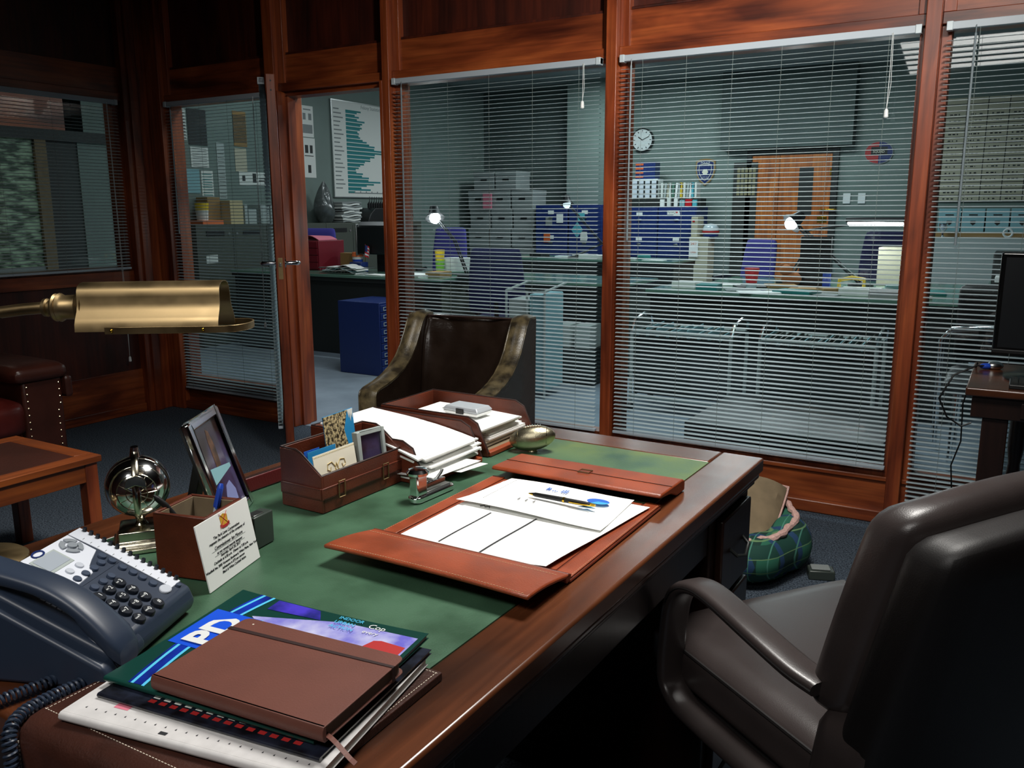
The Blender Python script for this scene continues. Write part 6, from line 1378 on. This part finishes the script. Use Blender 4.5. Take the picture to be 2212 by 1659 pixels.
# dispenser with poster, jar
ws = thing('water_cooler', 'beige water cooler standing right of the blue filing cabinet', 'cooler', (-3.67, 11.14, 0)); obj('cooler_body', B(-.13, .13, -.13, .15, 0, .98), 'beige', ws, bevel=.01); obj('upper_panel', B(-.12, -.03, -.10, .15, .98, 1.24), 'beige', ws, bevel=.008); obj('indicator', B(-.10, -.07, -.105, -.10, 1.17, 1.20), 'redp', ws)
o = hb('small_poster', 'white poster with orange figures taped to the beige cooler', 'poster', (-3.79, -3.67, 10.995, 11.0, .72, .93), 'paper', 0)
text([('24/7', .045, 0, .17), ('OPEN', .03, 0, .06)], 'orangep', o, mtx=frame3((0, -.0035, 0), (1, 0, 0), (0, 0, 1)))
jr = thing('lidded_jar', 'domed clear jar with red and navy bands on the cooler', 'jar', (-3.56, 11.16, .985)); obj('navy_band', MB().lathe([(.10, 0), (.10, .05)], 24), 'navy', jr, smooth=True); obj('red_band', MB().lathe([(.112, .05), (.112, .075)], 24), 'redp', jr, smooth=True); obj('dome', MB().lathe([(.105, .075), (.10, .12), (.07, .155), (0, .17)], 24), 'clearp', jr, smooth=True)
# beyond the right blind
cb = thing('calendar_board', 'large white calendar board ruled into boxes behind the rightmost blind', 'whiteboard', (-.95, 11.8, 1.41))
obj('board', B(0, 2.2, -.02, -.001, 0, 1.20), 'beige', cb)
m = MB()
for k in range(16): m.box(0, 2.2, -.0215, -.02, .075 * k, .075 * k + .008)
for k in range(11): m.box(.22 * k, .22 * k + .008, -.0215, -.02, 0, 1.2)
obj('ruled_grid', m, 'brsh', cb)
m = MB(); rnd = random.Random(5)
for i in range(10):
    for j in range(14):
        for q in range(3): x = .05 + i * .22 + q * .045; m.box(x, x + .025 * rnd.random() + .008, -.0213, -.02, .03 + j * .075, .045 + j * .075)
obj('handwriting', m, 'ink', cb)
hb('long_counter', 'grey counter along the far wall under the calendar board', 'counter', (-1.0, 1.4, 11.3, 11.78, 0, 1.0), 'lgrey')
hb('box_shelf', 'brown shelf board on the counter under the pale blue boxes', 'shelf', (-.95, 1.3, 11.5, 11.78, 1.001, 1.06), 'kraft')
for k in range(7):
    x = -.90 + k * .25
    o = obj('blue_file_box', B(0, .235, 0, .2, 0, .27), 'lblue', loc=(x, 11.52, 1.061), bevel=.004); tag(o, 'pale blue shield-marked box on the counter, %s' % ['at its left end', 'second from the left', 'third from the left', 'fourth from the left', 'fifth from the left', 'sixth from the left', 'at its right end'][k], 'box', 'pale blue boxes on the counter')
    obj('shield_mark', MB().prism([(.09, .13), (.145, .13), (.145, .10), (.118, .075), (.09, .10)], 'y', -.002, 0), 'brsh', o); obj('box_number', B(.07, .16, -.002, 0, .19, .205), 'brsh', o)
tr = thing('trophy', 'small silver trophy at the left end of the counter', 'trophy', (-.83, 11.38, 1.001)); obj('cup', MB().lathe([(.03, .0), (.012, .02), (.012, .06), (.045, .10), (.05, .16)], 18), 'chrome', tr, smooth=True)
tp = thing('tape_roll', 'white roll of tape standing on the counter', 'roll', (-.16, 11.34, 1.001)); m = MB(); m.tube([(.045 * math.cos(a), 0, .055 + .045 * math.sin(a)) for a in [2 * PI * k / 20 for k in range(20)]], .012, 8, closed=True); obj('roll', m, 'white', tp, smooth=True)
hb('desk_printer', 'dark grey printer on the desk behind the rightmost blind', 'printer', (-.18, .35, 7.3, 7.7, .762, 1.0), 'brsh', .01)
hb('paper_tray', 'long white paper stack in front of the dark grey printer', 'paper', (-.15, .25, 7.03, 7.2, .80, .84), 'paper')
# left room: patterned garden glass door behind the left blind
gd = thing('door_3', 'panel of bright patterned garden glass seen through the left blind', 'door', (-6.6, 3.5, 0)); gd['kind'] = 'structure'
obj('patterned_glass', B(0, .02, -.8, .44, .9, 1.86), 'foliage', gd); obj('lower_panel', B(0, .03, -.8, .44, 0, .9), 'mgrey', gd)
obj('frame', MB().box(0, .05, .44, .53, 0, 1.86).box(0, .05, -.88, -.8, 0, 1.86), 'boxin', gd); obj('head', B(0, .06, -.88, 1.2, 1.86, 1.94), 'brsh', gd); obj('fascia', B(0, .05, -.88, .7, 1.94, 2.25), W['y'], gd)
obj('side_panel', B(0, .02, .53, .80, 0, 1.86), 'brsh', gd); obj('side_panel', B(0, .03, .80, 1.1, 0, 1.86), 'plaster', gd)
